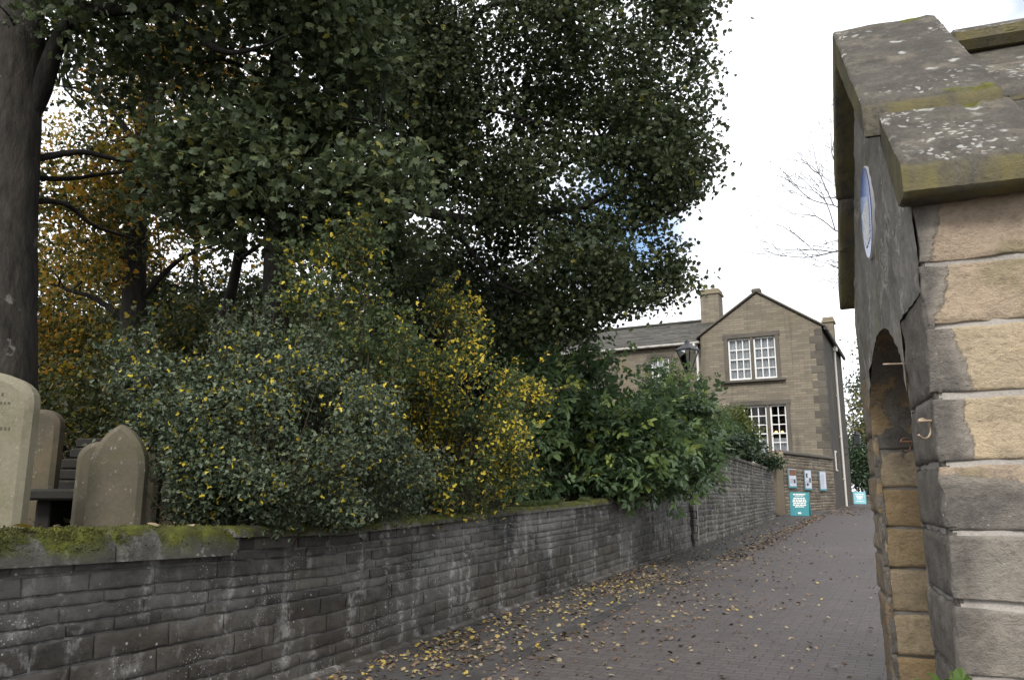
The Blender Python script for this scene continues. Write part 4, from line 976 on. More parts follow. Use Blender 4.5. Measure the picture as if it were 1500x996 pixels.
# body: back of doorway, far wall, inner end
md = MD(); md.box((XG+TH+.1, (YA0+YA1)/2, 1.2), (.16, YA1-YA0+.3, 2.9), 0); md.build('dark_doorway', M['room'], out)  # near-black panel, darkness of the unseen recess put into its colour
md = MD()
md.add([(XG+.01, YF, -.3), (XE, YF, -.3), (XE, YF, z_kf), (XG+.01, YF, z_kf)], [(3,2,1,0)], .5, .7); md.add([(XE, YN, -.3), (XE, YF, -.3), (XE, YF, z_kf), (XE, YM, ZA0), (XE, YN, z_kn)], [(4,3,2,1,0)], .5, .7)
md.build('rear_walls', M['gate_front'], out)
# coping stones of the gable
def cop(a, b, x0, x1, lift, th, yover=0., lab=None, name='coping_stone', sd=-1, mat=None, seed=0, wedge=0.):
    # slab along the rake between distances a..b (0 = eave, 1 = apex) on side sd
    L = YM-YN if sd < 0 else YF-YM; n1, n2 = 26, 26; zk_, sl_ = (z_kn, slope) if sd < 0 else (z_kf, slf)
    def pos(t, x, off):
        y = YM + sd*L*(1-t); z = zk_ + sl_*L*(t + (.07 if sd < 0 else 0))
        nrm = np.array([0, sd*sl_, 1.])/sqrt(1+sl_*sl_)
        return np.stack([x, y + nrm[1]*off, z + nrm[2]*off], -1)
    T, X_ = np.meshgrid(np.linspace(a, b, n1), np.linspace(x0, x1, n2), indexing='ij')
    ed = np.minimum(np.minimum(T-a, b-T)*L*1.4, np.minimum(X_-x0, x1-X_)).clip(0, .03)/.03
    off = lift + th - .018*(1-np.sqrt(1-(1-ed)**2))
    top = pos(T, X_, off); top = top + (.012*fbm(top.reshape(-1, 3)*7+seed, 3)).reshape(n1, n2)[:, :, None]*np.array([0, sd*.6, .7])
    bot = pos(T, X_, np.full(T.shape, lift))
    md = MD(); fl = sd > 0
    g = lambda A: md.grid(A if not fl else A[::-1], .5)
    g(top[:, ::-1] if False else top[::-1])
    g(bot)
    g(np.stack([top[0], bot[0]], 0)[::-1] if False else np.stack([bot[0], top[0]], 0)[::-1]); g(np.stack([top[-1], bot[-1]], 0)[::-1])
    g(np.stack([top[:, 0], bot[:, 0]], 1)[::-1]); g(np.stack([bot[:, -1], top[:, -1]], 1)[::-1])
    o = md.build(name, mat or M['gate_coping'], out, True); return o
xo = XG-.047; xi = XG+.42; zk1 = float(G.hit(1, YN-.13, 1319, 243)[2])
def loft(name, prof, x0, x1, mat, seed=0, amp=.013, rc=.016):
    # closed (y, z) outline, corners eased, drawn along x with a worn, uneven surface
    pr = []; n_ = len(prof); prof = [np.array(p, float) for p in prof]
    for i in range(n_):
        p, a_, b_ = prof[i], prof[i-1], prof[(i+1) % n_]
        for q in (a_, b_):
            d_ = q-p; pr.append(p + d_/np.linalg.norm(d_)*min(rc, .3*np.linalg.norm(d_)))
    out_ = []
    for i in range(len(pr)):
        p, q = pr[i], pr[(i+1) % len(pr)]; m_ = max(1, int(np.linalg.norm(q-p)/.03))
        out_ += [p + (q-p)*k/m_ for k in range(m_)]
    out_ = np.array(out_); T_ = np.roll(out_, -1, 0) - np.roll(out_, 1, 0); Nn = np.stack([T_[:, 1], -T_[:, 0]], -1); Nn /= np.linalg.norm(Nn, axis=1)[:, None] + 1e-9
    if ((out_-out_.mean(0))*Nn).sum() < 0: Nn = -Nn
    xs = np.concatenate([[x0], np.arange(x0+.012, x1-.012, .03), [x1]]); rows_ = []
    for k, x in enumerate(xs):
        P3 = np.stack([np.full(len(out_), x), out_[:, 0], out_[:, 1]], -1)
        nn_ = amp*(fbm(P3*5+seed, 3, 4) + .6*fbm(P3*19+seed, 5, 2)) - (.01 if k in (0, len(xs)-1) else 0)
        q = out_ + Nn*nn_[:, None]; rows_.append(np.stack([np.full(len(q), x), q[:, 0], q[:, 1]], -1))
    A = np.stack(rows_, 0); A = np.concatenate([A, A[:, :1]], 1); md = MD()
    ar = .5*np.sum(out_[:, 0]*np.roll(out_[:, 1], -1) - np.roll(out_[:, 0], -1)*out_[:, 1])
    md.grid(A if ar > 0 else A[::-1]); m_ = len(out_); f0, f1 = tuple(range(m_)), tuple(range(m_))[::-1]
    md.add(A[0, :m_], [f1 if ar > 0 else f0]); md.add(A[-1, :m_], [f0 if ar > 0 else f1])
    return md.build(name, mat, out, True)
def zt_(y, lift):  # top of the coping line
    return (z_kn + slope*(y-YN+.07*Ln) if y <= YM else z_kf + slf*(YF-y)) + lift
y1 = 3.46; v1 = .15; v2 = .21
yk = YN-.13
loft('coping_stone', [(yk, z_kn), (YN+.02, z_kn), (y1+.04, zt_(y1+.04, -.01)), (y1+.04, zt_(y1+.04, v1)), (yk+.03, max(zk1, zt_(yk+.03, v1))), (yk, max(zk1, zt_(yk+.03, v1))-.035)], xo, xi+.03, M['gate_coping'], 1)
loft('coping_stone', [(y1, zt_(y1, .045)), (YM, zt_(YM, .0)), (YM, zt_(YM, v2)), (y1, zt_(y1, v2))], xo-.063, xi, M['gate_coping'], 5)
ym_ = (YM+YF)/2+.05
loft('coping_stone', [(YM+.004, zt_(YM, 0)), (ym_, zt_(ym_, .02)), (ym_, zt_(ym_, .24)), (YM+.004, zt_(YM, v2))], xo-.063, xi, M['gate_coping'], 9)
loft('coping_stone', [(ym_-.02, zt_(ym_, 0)), (YF-.02, z_kf-.02), (YF+.1, z_kf-.02), (YF+.1, z_kf+.14), (ym_-.02, zt_(ym_-.02, .2))], xo-.045, xi, M['gate_coping'], 13)
loft('eave_course', [(yk+.012, z_kn+.004), (YN+.1, z_kn+.004), (YN+.1, z_kn+.16), (yk+.012, z_kn+.16)], xi+.035, XE, M['gate_coping'], 21)
# roof slabs behind the coping
rg = RS(14); nrf = 4
for sd in (-1, 1):
    for k in range(nrf):
        x = xi+.012
        while x < XE-.02:
            l = rg.uniform(.6, 1.); cop(k/nrf-.04, (k+1.1)/nrf-.02, x, min(x+l, XE+.05), -.07+.012*(nrf-k)*.0+(-.01 if k % 2 else .012), .06, name='roof_slab', sd=sd, seed=k*7+x); x += l+.01
md = MD(); md.box(((xi+XE)/2+.02, YM, z_ap-.24), (XE-xi, .3, .13), .04); md.build('ridge_stone', M['gate_coping'], out)

# plaque
pc = gpt(1269.5, 312, XG-.02); hz = (float(gpt(1269.5, 236, XG-.02)[2]) - float(gpt(1269.5, 389, XG-.02)[2]))/2*1.12
root = thing('round_plaque', 'round blue enamel plaque with pale rim on the outhouse gable above the doorway', 'plaque', (XG, pc[1], pc[2]), G)
def disc(r, x0, x1, mat, nm, z1=None):
    a = np.linspace(0, 2*pi, 49)[:-1]; md = MD(); md.prism([(r*cos(t), r*sin(t)) for t in a], lambda u, v: (XG+x1, pc[1]+u, pc[2]+v), lambda u, v: (XG+x0, pc[1]+u, pc[2]+v)); md.build(nm, mat, root)
disc(hz, -.02, .004, M['white'], 'rim'); disc(hz*.975, -.024, -.004, M['enamel'], 'face')
md = MD(); rg = RS(5)
for j in range(7):
    z = hz*(.1-j*.12); hw = sqrt(max(0, (hz*.8)**2-z*z))*.75; x = -hw
    while x < hw:
        l = rg.uniform(.02, .07); md.box((XG-.0255, pc[1]+x+l/2, pc[2]+z), (.004, l, .03), 0); x += l+.02
md.build('lettering', M['white'], root)
# hooks
def hook(px, py, r, a0, a1, label, nm='iron_hook', cat='hook', mat='bright_iron', x=XG, thick=.0045):
    c = gpt(px, py, x-.03); a = np.linspace(a0, a1, 16); dirx = -.75; diry = -.66
    pts = [(c[0]+dirx*r*cos(t), c[1]+diry*r*cos(t), c[2]+r*sin(t)) for t in a]
    md = MD(); md.tube(pts, thick, 8); md.tube([pts[0], (x+.03, pts[0][1]+.02, pts[0][2])], thick, 8)
    return tag(md.build(nm, M[mat], frame=G, smooth=True), label, cat)
hook(1353, 628, .036, .9, 5.6, 'bright rusty C shaped iron hook on the corner pier of the outhouse')
hook(1326, 652, .03, .5, 5.6, 'dull brown iron ring beside the doorway, lower left of the bright hook', 'iron_ring', 'ring', 'rust', thick=.003)
c = gpt(1326, 533); md = MD(); md.tube([c + np.array([.05, 0, 0]), c + np.array([-.09, -.02, .0])], .004, 8); tag(md.build('iron_pin', M['bright_iron'], frame=G), 'pale iron pin sticking out of the near door pier', 'pin')
c = G.hit(1, YA1, 1316, 546); md = MD(); md.tube([c + np.array([.03, .05, 0]), c + np.array([-.02, -.12, 0])], .005, 8); tag(md.build('iron_pin', M['black'], frame=G), 'black iron pin in the far jamb under the arch', 'pin')

# ================================================================== trees
def tree(name, label, base, trunk_pts, r0, r1, mat_b, group=None, cat='tree'):
    root = thing(name, label, cat, base, W, group); md = MD(); p = limb(md, trunk_pts, r0, r1, 16, 3, 7); md.build('trunk', mat_b, root, True); return root, p
# A: big trunk at the left edge
def gpos(px, d): 
    p = at(px, 700, d); p[2] = zg(p)-.15; return p
d = 8.6; b = gpos(8, d)
rA, pA = tree('sycamore_tree', 'thick mottled trunk at the left edge behind the pale headstone, tree spreading out of frame', b, [b, at(2, 560, d), at(6, 330, d), at(18, 160, d), at(30, 0, d), at(20, -300, d+.5), at(60, -700, d+1)], .40, .20, M['bark_pale'])
md = MD(); srcA = [pA]
for pts, r in (([at(20, 200, d), at(62, 130, d), at(95, 40, d-.2), at(150, -60, d-.4), at(300, -200, d-.8)], .15), ([at(60, -10, d-.1), at(150, 15, d-.3), at(260, -5, d-.6), at(380, -60, d-1)], .09),
               ([at(15, 240, d), at(110, 225, d+.4), at(185, 238, d+.7), at(260, 235, d+1)], .05), ([at(15, 300, d), at(90, 296, d+.4), at(140, 330, d+.8), at(200, 350, d+1.2)], .04), ([at(15, 260, d), at(100, 262, d+.7), at(190, 250, d+1.2)], .04), ([at(200, -30, d-.3), at(262, 30, d-.4), at(305, 66, d-.5), at(350, 78, d-.5), at(420, 60, d-.6)], .06)):
    srcA.append(limb(md, pts, r, .015, 9, 5, 6, .1))
srcA = np.concatenate(srcA)
ellA = [E(240, 30, 8.6, 230, 110, 1.6), E(330, -150, 8.2, 330, 170, 2.2), E(60, -350, 9.5, 420, 240, 3.)]
co, cl = foliage('crown', rA, M['lf_dark'], ellA, 2100, 13, .22, .097, L_SYC, 41, noise_s=.9, thr=-.12)
twigs(md, srcA, cl, RS(1), 130); md.build('branches', M['bark'], rA, True)
# B: main canopy
d = 13.2; b = gpos(404, d)
rB, pB = tree('sycamore_tree', 'largest dark sycamore whose canopy fills the picture and reaches right over the lane wall', b, [b, at(405, 490, d), at(404, 380, d), at(410, 200, d), at(418, 0, d), at(430, -260, d), at(500, -600, d)], .27, .10, M['bark'])
md = MD(); srcB = [pB]
for pts, r in (([at(406, 420, d), at(450, 300, d-.1), at(478, 200, d-.2), at(492, 60, d-.2), at(520, -150, d), at(640, -420, d)], .15),
               ([at(455, 285, d-.1), at(540, 290, d-.3), at(640, 313, d-.5), at(720, 325, d-.6), at(800, 314, d-.6), at(880, 288, d-.5), at(965, 235, d-.4), at(1020, 215, d-.3)], .13),
               ([at(800, 314, d-.6), at(860, 330, d-.8), at(930, 330, d-1), at(1000, 300, d-1)], .05), ([at(660, 316, d-.5), at(690, 370, d-.6), at(720, 410, d-.7), at(800, 440, d-.8), at(900, 440, d-.8)], .045),
               ([at(478, 200, d-.2), at(560, 140, d-.6), at(660, 60, d-1), at(720, 6, d-1.2), at(790, 12, d-1.2), at(850, 40, d-1.2), at(930, 60, d-1)], .085), ([at(492, 60, d-.2), at(600, -60, d), at(760, -140, d), at(930, -150, d)], .09),
               ([at(790, 12, d-1.2), at(880, -40, d-1), at(990, -60, d-1)], .05), ([at(560, 140, d-.6), at(700, 160, d-.4), at(840, 190, d-.3), at(960, 150, d)], .05), ([at(700, 325, d-.6), at(760, 270, d-.2), at(850, 230, d), at(900, 160, d)], .05)):
    srcB.append(limb(md, pts, r, .015, 9, 7, 6, .12))
srcB = np.concatenate(srcB)
ellB = [E(700, 130, 13.4, 170, 190, 2.0), E(880, 90, 13.2, 165, 200, 2.2), E(960, 230, 12.9, 88, 130, 1.5), E(935, 360, 12.7, 80, 80, 1.2), E(840, 410, 12.6, 125, 60, 1.2), E(930, 440, 12.6, 55, 28, .6), E(800, 290, 13., 150, 90, 1.4),
        E(560, 130, 13.5, 160, 230, 2.2), E(690, 400, 13.2, 150, 70, 1.3), E(800, -190, 13.6, 250, 170, 3.), E(520, -200, 13.6, 260, 200, 3.), E(650, -480, 14, 330, 200, 3.4), E(880, 452, 12.3, 85, 24, .5), E(800, 468, 12.5, 80, 24, .6), E(790, 480, 12.5, 95, 22, .6), E(730, 492, 13.4, 70, 30, .7), E(1000, 290, 12.7, 50, 55, .9), E(1000, 60, 13., 50, 90, 1.2), E(985, 390, 12.5, 35, 45, .6)]
co, clB = foliage('crown', rB, M['lf_dark'], ellB, 11500, 14, .18, .081, L_SYC, 51, noise_s=.95, thr=-.12, shell=.1, edge=.16)
twigs(md, srcB, clB, RS(2), 330, .022); md.build('branches', M['bark'], rB, True)
# near leafy spray hanging in front (lower limb of another sycamore)
d = 9.3; b = gpos(300, d+1.6)
rC, pC = tree('young_sycamore', 'lighter green young sycamore with broad leaves in front of the dark canopy', b, [b, at(318, 520, d+1.4), at(345, 400, d+.9), at(370, 250, d+.4), at(400, 100, d), at(430, -80, d)], .1, .02, M['bark'])
md = MD(); srcC = [pC]
for pts in ([at(350, 380, d+.8), at(420, 340, d), at(520, 320, d-.4), at(620, 300, d-.6)], [at(365, 270, d+.4), at(300, 230, d-.2), at(230, 250, d-.5)], [at(385, 180, d+.2), at(480, 170, d-.3), at(560, 190, d-.5)], [at(395, 120, d), at(330, 90, d-.3), at(260, 110, d-.4)]):
    srcC.append(limb(md, pts, .035, .008, 7, 9, 6, .08))
ellC = [E(400, 260, 9., 150, 120, .9), E(310, 250, 8.9, 110, 90, .7), E(530, 290, 8.9, 100, 100, .7), E(470, 120, 9.1, 130, 130, .8), E(490, 350, 9.2, 100, 50, .6), E(440, -60, 9.2, 160, 110, .8)]
co, cl = foliage('crown', rC, M['lf_near'], ellC, 1750, 9, .2, .10, L_SYC, 61, noise_s=1.3, thr=-.05, up=.9, flat=.4)
twigs(md, np.concatenate(srcC), cl, RS(3), 160, .012); md.build('branches', M['bark'], rC, True)
# D: behind left
d = 15.5; b = gpos(190, d)
rD, pD = tree('beech_tree', 'mid distance tree with dark trunk and thin autumn leaves, between left trunk and main canopy', b, [b, at(195, 520, d), at(198, 380, d), at(210, 200, d), at(240, 0, d), at(260, -300, d)], .3, .08, M['bark'])
md = MD(); srcD = [pD]
for pts in ([at(198, 400, d), at(150, 330, d), at(90, 300, d), at(30, 290, d)], [at(200, 330, d), at(260, 250, d), at(330, 200, d)], [at(208, 220, d), at(150, 150, d), at(80, 130, d)], [at(198, 450, d), at(260, 380, d), at(330, 350, d)], [at(196, 480, d), at(130, 430, d), at(70, 420, d)]):
    srcD.append(limb(md, pts, .08, .015, 7, 11, 6, .15))
ellD = [E(180, 180, 15.5, 150, 130, 2.), E(250, 320, 15.5, 150, 120, 2.), E(110, 330, 15.5, 110, 100, 1.8), E(290, 100, 15.5, 130, 110, 2.), E(180, -100, 15.5, 280, 160, 2.5)]
tf = lambda P, rg: np.clip(rg.uniform(0, .55, len(P)) + .55*(fbm(P*.8, 71) > .0)*rg.uniform(.3, 1.2, len(P)), 0, 1)
co, cl = foliage('crown', rD, M['lf_autumn'], ellD, 2300, 12, .25, .105, L_TRI, 71, noise_s=.8, thr=-.08, tintf=tf)
twigs(md, np.concatenate(srcD), cl, RS(4), 200, .02); md.build('branches', M['bark'], rD, True)
# autumn trees and scrub farther back left
def bush(name, label, cat, px, d, ells, mat, n_cl, per, rad, leaf, shape, seed, stems=10, tintf=None, base=None, group=None, stem_mat='twig', up=.5, thr=-.2, noise_s=1.3, sr=.012, zmin=None, edge=.25, shell=.3, flat=.8, shoots=0, shl=.4, power=2.4):
    b = gpos(px, d) if base is None else np.array(base, float)
    l_ = R.loc(b)
    if base is None and l_[0] > XW-.55: l_[0] = XW-.55; b = R.world(l_); b[2] = zg(b)-.1
    root = thing(name, label, cat, b, W, group)
    co, cl = foliage('leaves', root, M[mat], ells, n_cl, per, rad, leaf, shape, seed, up=up, thr=thr, noise_s=noise_s, tintf=tintf, zmin=zmin, edge=edge, shell=shell, flat=flat, power=power)
    rg = RS(seed+1); md = MD()
    for i in rg.choice(len(cl), min(stems, len(cl)), replace=False):
        c = cl[i]; s = b + np.array([(c[0]-b[0])*.35, (c[1]-b[1])*.35, 0]); s[2] = min(b[2], c[2]-.1)
        m = (s+c)/2 + rg.normal(size=3)*.1; m[2] = s[2]*.4 + c[2]*.6
        p = curve([s, m, c], 5); md.tube(p, np.linspace(sr*rg.uniform(.8, 1.6), .003, len(p)), 5)
    if shoots:
        ml = MD(); cen = cl.mean(0); ex = cl.std(0) + 1e-3; k = np.linalg.norm((cl-cen)/ex, axis=1) + .8*(cl[:, 2]-cen[2])/ex[2]
        for i in np.argsort(-k)[:shoots*3:3]:
            c = cl[i]; dr = (c-cen)/np.linalg.norm(c-cen)*.7 + rg.normal(size=3)*.45 + np.array([0, 0, .75]); dr /= np.linalg.norm(dr); L = shl*rg.uniform(.4, 1.25)
            tip = c + dr*L + np.array([0, 0, -.12*L]); p = curve([c-dr*.25, c+dr*L*.5, tip], 6); md.tube(p, np.linspace(sr*.5, .0015, len(p)), 4)
            q = p[3:][rg.randint(0, len(p)-3, max(4, int(L/leaf*2.2)))] + rg.normal(size=(max(4, int(L/leaf*2.2)), 3))*leaf*.35
            leaves(ml, q, leaf, shape, rg, up, tint=np.clip(rg.uniform(0, 1, len(q)), 0, 1) if tintf is None else tintf(q, rg))
        ml.build('shoot_leaves', M[mat], root)
    md.build('stems', M[stem_mat], root, True); return root
tA = lambda P, rg: np.clip(rg.uniform(.05, 1.0, len(P)) + .2*fbm(P*.9, 5), 0, 1)
bush('autumn_tree', 'golden leaved tree seen through the gap right of the left trunk', 'tree', 110, 21, [E(140, 440, 21, 130, 100, 2.), E(90, 560, 21, 90, 80, 1.6), E(230, 520, 21, 110, 90, 1.6), E(150, 600, 21, 160, 60, 1.5)], 'lf_autumn', 2100, 11, .28, .115, L_TRI, 81, 8, tA, stem_mat='bark', sr=.06, thr=-.1)
bush('autumn_tree', 'orange tinged tree crown high behind the beech, near top left', 'tree', 300, 24, [E(250, 110, 24, 90, 90, 2.), E(320, 180, 24, 90, 110, 2.), E(150, 230, 24, 110, 90, 2.), E(110, 340, 23, 90, 90, 2.)], 'lf_autumn', 800, 11, .32, .13, L_TRI, 83, 5, lambda P, rg: np.clip(rg.uniform(.5, 1., len(P)), 0, 1), stem_mat='bark', sr=.08, thr=-.3)
tG = lambda P, rg: np.clip(rg.uniform(0, .5, len(P)) + .3*(rg.rand(len(P)) < .16), 0, 1)
bush('undergrowth_bush', 'dark bush with a few yellow leaves behind the short headstones', 'bush', 180, 12, [E(130, 600, 12, 100, 60, .8), E(220, 570, 12, 100, 90, .8), E(300, 520, 12.3, 90, 90, .8)], 'lf_autumn', 620, 11, .2, .085, L_TRI, 85, 12, lambda P, rg: np.clip(rg.uniform(0, .48, len(P)) + .35*(rg.rand(len(P)) < .14), 0, 1))
bush('undergrowth_bush', 'dull green bush filling the gap behind the main trunk', 'bush', 370, 17, [E(330, 470, 17, 110, 60, 1.), E(440, 490, 17, 110, 80, 1.), E(260, 480, 17, 80, 80, 1.)], 'lf_dark', 900, 11, .3, .11, L_TRI, 87, 10)
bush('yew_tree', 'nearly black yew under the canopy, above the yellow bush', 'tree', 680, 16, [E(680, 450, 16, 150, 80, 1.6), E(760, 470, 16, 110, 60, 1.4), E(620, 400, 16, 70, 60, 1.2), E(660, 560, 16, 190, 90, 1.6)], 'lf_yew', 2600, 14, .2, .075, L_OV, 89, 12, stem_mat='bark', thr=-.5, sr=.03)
for (px, dd_, w_, tp_, lab, mt, sd_) in ((-60, 30, 230, 440, 'wide dark tree far behind the left trunk', 'lf_autumn', 91), (180, 34, 190, 420, 'far tree with mixed green and gold leaves behind the steps', 'lf_autumn', 92), (420, 33, 190, 410, 'far dull green tree behind the main trunk', 'lf_dark', 93), (600, 36, 190, 420, 'far tree behind the yew', 'lf_dark', 94)):
    bush('background_tree', lab, 'tree', px, dd_, [E(px, tp_+90, dd_, w_*.75, 120, 3.), E(px-w_*.4, tp_+130, dd_, w_*.6, 90, 3.), E(px+w_*.45, tp_+120, dd_, w_*.6, 90, 3.)], mt, 1500, 12, .45, .19, L_TRI, sd_, 7, (tG if mt == 'lf_autumn' else None), group='trees at the back of the graveyard', stem_mat='bark', sr=.08, thr=-.3)

for (px, lab, sd_) in ((60, 'dark scrub at the back of the graveyard seen past the headstones', 201), (330, 'dark scrub at the back of the graveyard behind the grey green bush', 202), (620, 'dark scrub at the back of the graveyard behind the yellow bush', 203)):
    bush('scrub_bush', lab, 'bush', px, 24, [E(px, 655, 24, 170, 75, 1.2), E(px-60, 620, 24.5, 110, 60, 1.), E(px+70, 625, 24, 100, 60, 1.)], 'lf_dark', 1300, 11, .3, .15, L_TRI, sd_, 12, group='scrub at the back of the graveyard', thr=-.6, edge=.3, shell=.1)
# ================================================================== bushes on the wall
def yclump(P, rg, frac, lo, hi, sc=1.6, seed=5):   # yellow leaves gathered in drifts
    k = fbm(P*sc, seed); y = rg.rand(len(P)) < np.clip(frac*(1+2.*k), 0, 1)
    return np.where(y, rg.uniform(*hi, len(P)), rg.uniform(*lo, len(P)))
bush('hawthorn_bush', 'wide grey green bush with scattered yellow leaves hanging over the low wall', 'bush', 370, 7.2,
     [E(385, 655, 7.1, 175, 100, .7), E(270, 620, 7.2, 110, 90, .5), E(505, 660, 7.7, 95, 100, .65), E(385, 560, 7.4, 140, 55, .5), E(435, 732, 6.8, 100, 36, .25), E(300, 700, 6.9, 90, 60, .4), E(215, 590, 7.3, 50, 50, .3), E(400, 510, 7.6, 80, 28, .3), E(560, 700, 7.9, 80, 60, .5)],
     'lf_hedge', 4600, 11, .075, .041, L_TRI, 101, 110, lambda P, rg: yclump(P, rg, .045, (0, .92), (.93, 1.)), thr=-.12, noise_s=2.3, up=.6, sr=.008, edge=.75, power=2.1, shoots=85, shl=.42)
bush('hawthorn_sapling', 'upright green shoots flecked with bright yellow rising above the grey green bush', 'bush', 490, 8.2,
     [E(490, 460, 8.3, 85, 110, .4), E(520, 390, 8.4, 50, 60, .3), E(460, 500, 8.2, 80, 60, .4), E(560, 520, 8.4, 60, 90, .4)],
     'lf_yellow', 1000, 8, .09, .052, L_TRI, 103, 60, lambda P, rg: yclump(P, rg, .085, (0, .28), (.36, .9), 2.2), thr=-.05, noise_s=2.4, sr=.008, edge=.7, shoots=45, shl=.35)
bush('yellow_bush', 'bush of bright yellow autumn leaves in the middle of the wall', 'bush', 660, 9.8,
     [E(650, 600, 9.7, 110, 120, .7), E(620, 690, 9.4, 110, 70, .5), E(680, 610, 10., 65, 90, .6), E(745, 650, 10.6, 35, 50, .4), E(560, 640, 9.2, 50, 90, .4), E(645, 505, 9.8, 50, 65, .35), E(600, 600, 9.4, 60, 100, .4), E(760, 590, 10.4, 45, 40, .3), E(725, 700, 10.3, 60, 50, .4)],
     'lf_yellow', 2700, 9, .09, .05, L_TRI, 105, 130, lambda P, rg: yclump(P, rg, .24, (0, .28), (.36, 1.), 1.8), thr=-.02, noise_s=2.0, sr=.009, edge=.75, shoots=60, shl=.45)
bush('elder_bush', 'broad dark green elder with long leaflets spilling over the wall right of the yellow bush', 'bush', 890, 15,
     [E(890, 635, 14.7, 120, 75, .8), E(860, 680, 14.3, 65, 38, .4), E(960, 635, 16., 85, 55, .8), E(835, 615, 14.6, 65, 50, .7), E(945, 672, 15.5, 60, 40, .45), E(1000, 640, 17., 65, 60, .6), E(905, 708, 14.4, 26, 16, .22), E(780, 640, 13.6, 50, 70, .5), E(795, 560, 14.4, 65, 50, .6), E(875, 568, 15, 45, 30, .4)],
     'lf_elder', 1100, 6, .22, .38, L_PIN, 107, 90, None, thr=-.08, noise_s=1.1, sr=.014, up=.9, edge=.6, shoots=40, shl=.7)
bush('elder_sapling', 'thin elder shoots with pale leaves beside the lantern post', 'bush', 985, 18.5, [E(980, 575, 18.5, 45, 45, .6), E(1010, 610, 19, 50, 40, .6)], 'lf_elder', 130, 6, .2, .2, L_PIN, 109, 30, lambda P, rg: rg.uniform(.4, 1., len(P)), sr=.012)
pb = at(1062, 640, 27.); bl = R.loc(pb)
bush('clipped_shrub', 'rounded yellow green shrub behind the tall garden wall below the lower window', 'shrub', 1062, 27., [E(1055, 620, 27, 38, 38, .9), E(1085, 640, 27.5, 25, 28, .7), E(1030, 640, 26.5, 30, 32, .8)], 'lf_lime', 900, 9, .16, .1, L_OV, 111, 25, None)
bush('ivy', 'dark ivy draped over the top of the tall garden wall', 'ivy', 1098, 26.5, [E(1080, 650, 24.2, 26, 12, .35), E(1108, 664, 26.2, 22, 13, .35), E(1125, 676, 28., 14, 10, .3), E(1050, 645, 22., 22, 14, .4), E(1095, 655, 26.4, 30, 14, .5)], 'lf_ivy', 700, 8, .12, .1, L_TRI, 113, 25)
bush('ivy', 'ivy trails hanging in shadow where the low wall meets the tall wall', 'ivy', 990, 18.1, [E(990, 690, 17.4, 25, 30, .3), E(1000, 660, 18, 25, 30, .4)], 'lf_ivy', 160, 8, .12, .1, L_TRI, 115, 15)
pf = at(1128, 664, 30.2); rootf = thing('flowering_plant', 'small pink flowers above the ivy under the lower window', 'plant', (pf[0], pf[1], pf[2]-.5))
md = MD(); rg = RS(3)
for k in range(9): md.tube([pf+np.array([rg.uniform(-.05, .05), 0, -.5]), pf+np.array([rg.uniform(-.2, .3), rg.uniform(-.2, .2), rg.uniform(-.15, .1)])], .008, 5)
md.build('stems', M['twig'], rootf); md = MD(); leaves(md, pf+rg.normal(size=(26, 3))*np.array([.16, .1, .08]), .1, L_OV, rg); md.build('petals', M['petal'], rootf)
md = MD(); leaves(md, pf+rg.normal(size=(60, 3))*np.array([.18, .1, .1])-np.array([0, 0, .15]), .1, L_OV, rg); md.build('leaves', M['lf_elder'], rootf)
# far end of lane
bush('laurel_bush', 'dark round bush beyond the house at the end of the lane', 'bush', 1262, 50, [E(1262, 690, 50, 26, 34, 1.2), E(1250, 660, 51, 16, 20, 1.), E(1285, 690, 51, 22, 30, 1.)], 'lf_ivy', 900, 9, .25, .16, L_OV, 117, 15, None, base=(*at(1262, 738, 50)[:2], .75))
def far_tree(px, d, lab, ells, seed, n, mat='lf_far'):
    p = at(px, 738, d); bush('far_tree', lab, 'tree', px, d, ells, mat, n, 10, .5, .24, L_TRI, seed, 14, None, base=(p[0], p[1], .7), stem_mat='bark', sr=.06, thr=-.05)
far_tree(1262, 62, 'pale yellow green tree at the end of the lane above the dark bush', [E(1262, 650, 62, 32, 36, 2.), E(1280, 610, 62, 30, 40, 2.), E(1300, 660, 62, 30, 50, 2.)], 119, 520)
far_tree(1290, 66, 'thin green tree against the sky between house and outhouse', [E(1268, 575, 66, 22, 34, 2.), E(1285, 520, 66, 28, 34, 2.), E(1310, 560, 66, 34, 70, 2.), E(1255, 600, 66, 14, 12, 1.)], 121, 420, 'lf_dark')
# bare tree
def bare_tree():
    b = at(1330, 738, 48); b[2] = .75; root = thing('bare_tree', 'leafless tree with fine twigs against the white sky left of the outhouse gable', 'tree', b)
    md = MD(); top = at(1300, 330, 48); limb(md, [b, at(1325, 600, 48), at(1315, 450, 48), top, at(1312, 230, 48), at(1322, 150, 48)], .28, .03, 9, 3); md.build('trunk', M['bare'], root, True)
    md = MD(); rg = RS(77)
    def grow(p, dr, L, r, lev):
        q = p + dr*L; m = (p+q)/2 + rg.normal(size=3)*L*.07
        md.tube(curve([p, m, q], 3), np.linspace(r, r*.68, 7), 5 if lev < 2 else 3, cap=False)
        if lev >= 5: return
        for _ in range(2 if lev > 1 else 3):
            nd_ = dr + rg.normal(size=3)*.42 + np.array([-.05, 0, .03]); nd_ /= np.linalg.norm(nd_); grow(q if rg.rand() < .6 else m, nd_, L*rg.uniform(.6, .82), r*.68, lev+1)
    for (tx, ty_, s) in ((1175, 275, 330), (1165, 335, 350), (1160, 365, 380), (1190, 250, 330), (1320, 200, 330), (1400, 280, 330), (1210, 400, 420)):
        p0 = at(1303, s, 48); v = at(tx, ty_, 48) - p0; v[1] += rg.uniform(-1, 1); L = np.linalg.norm(v); grow(p0, v/L, L*.6, .06, 0)
    md.build('branches', M['bare'], root)
bare_tree()
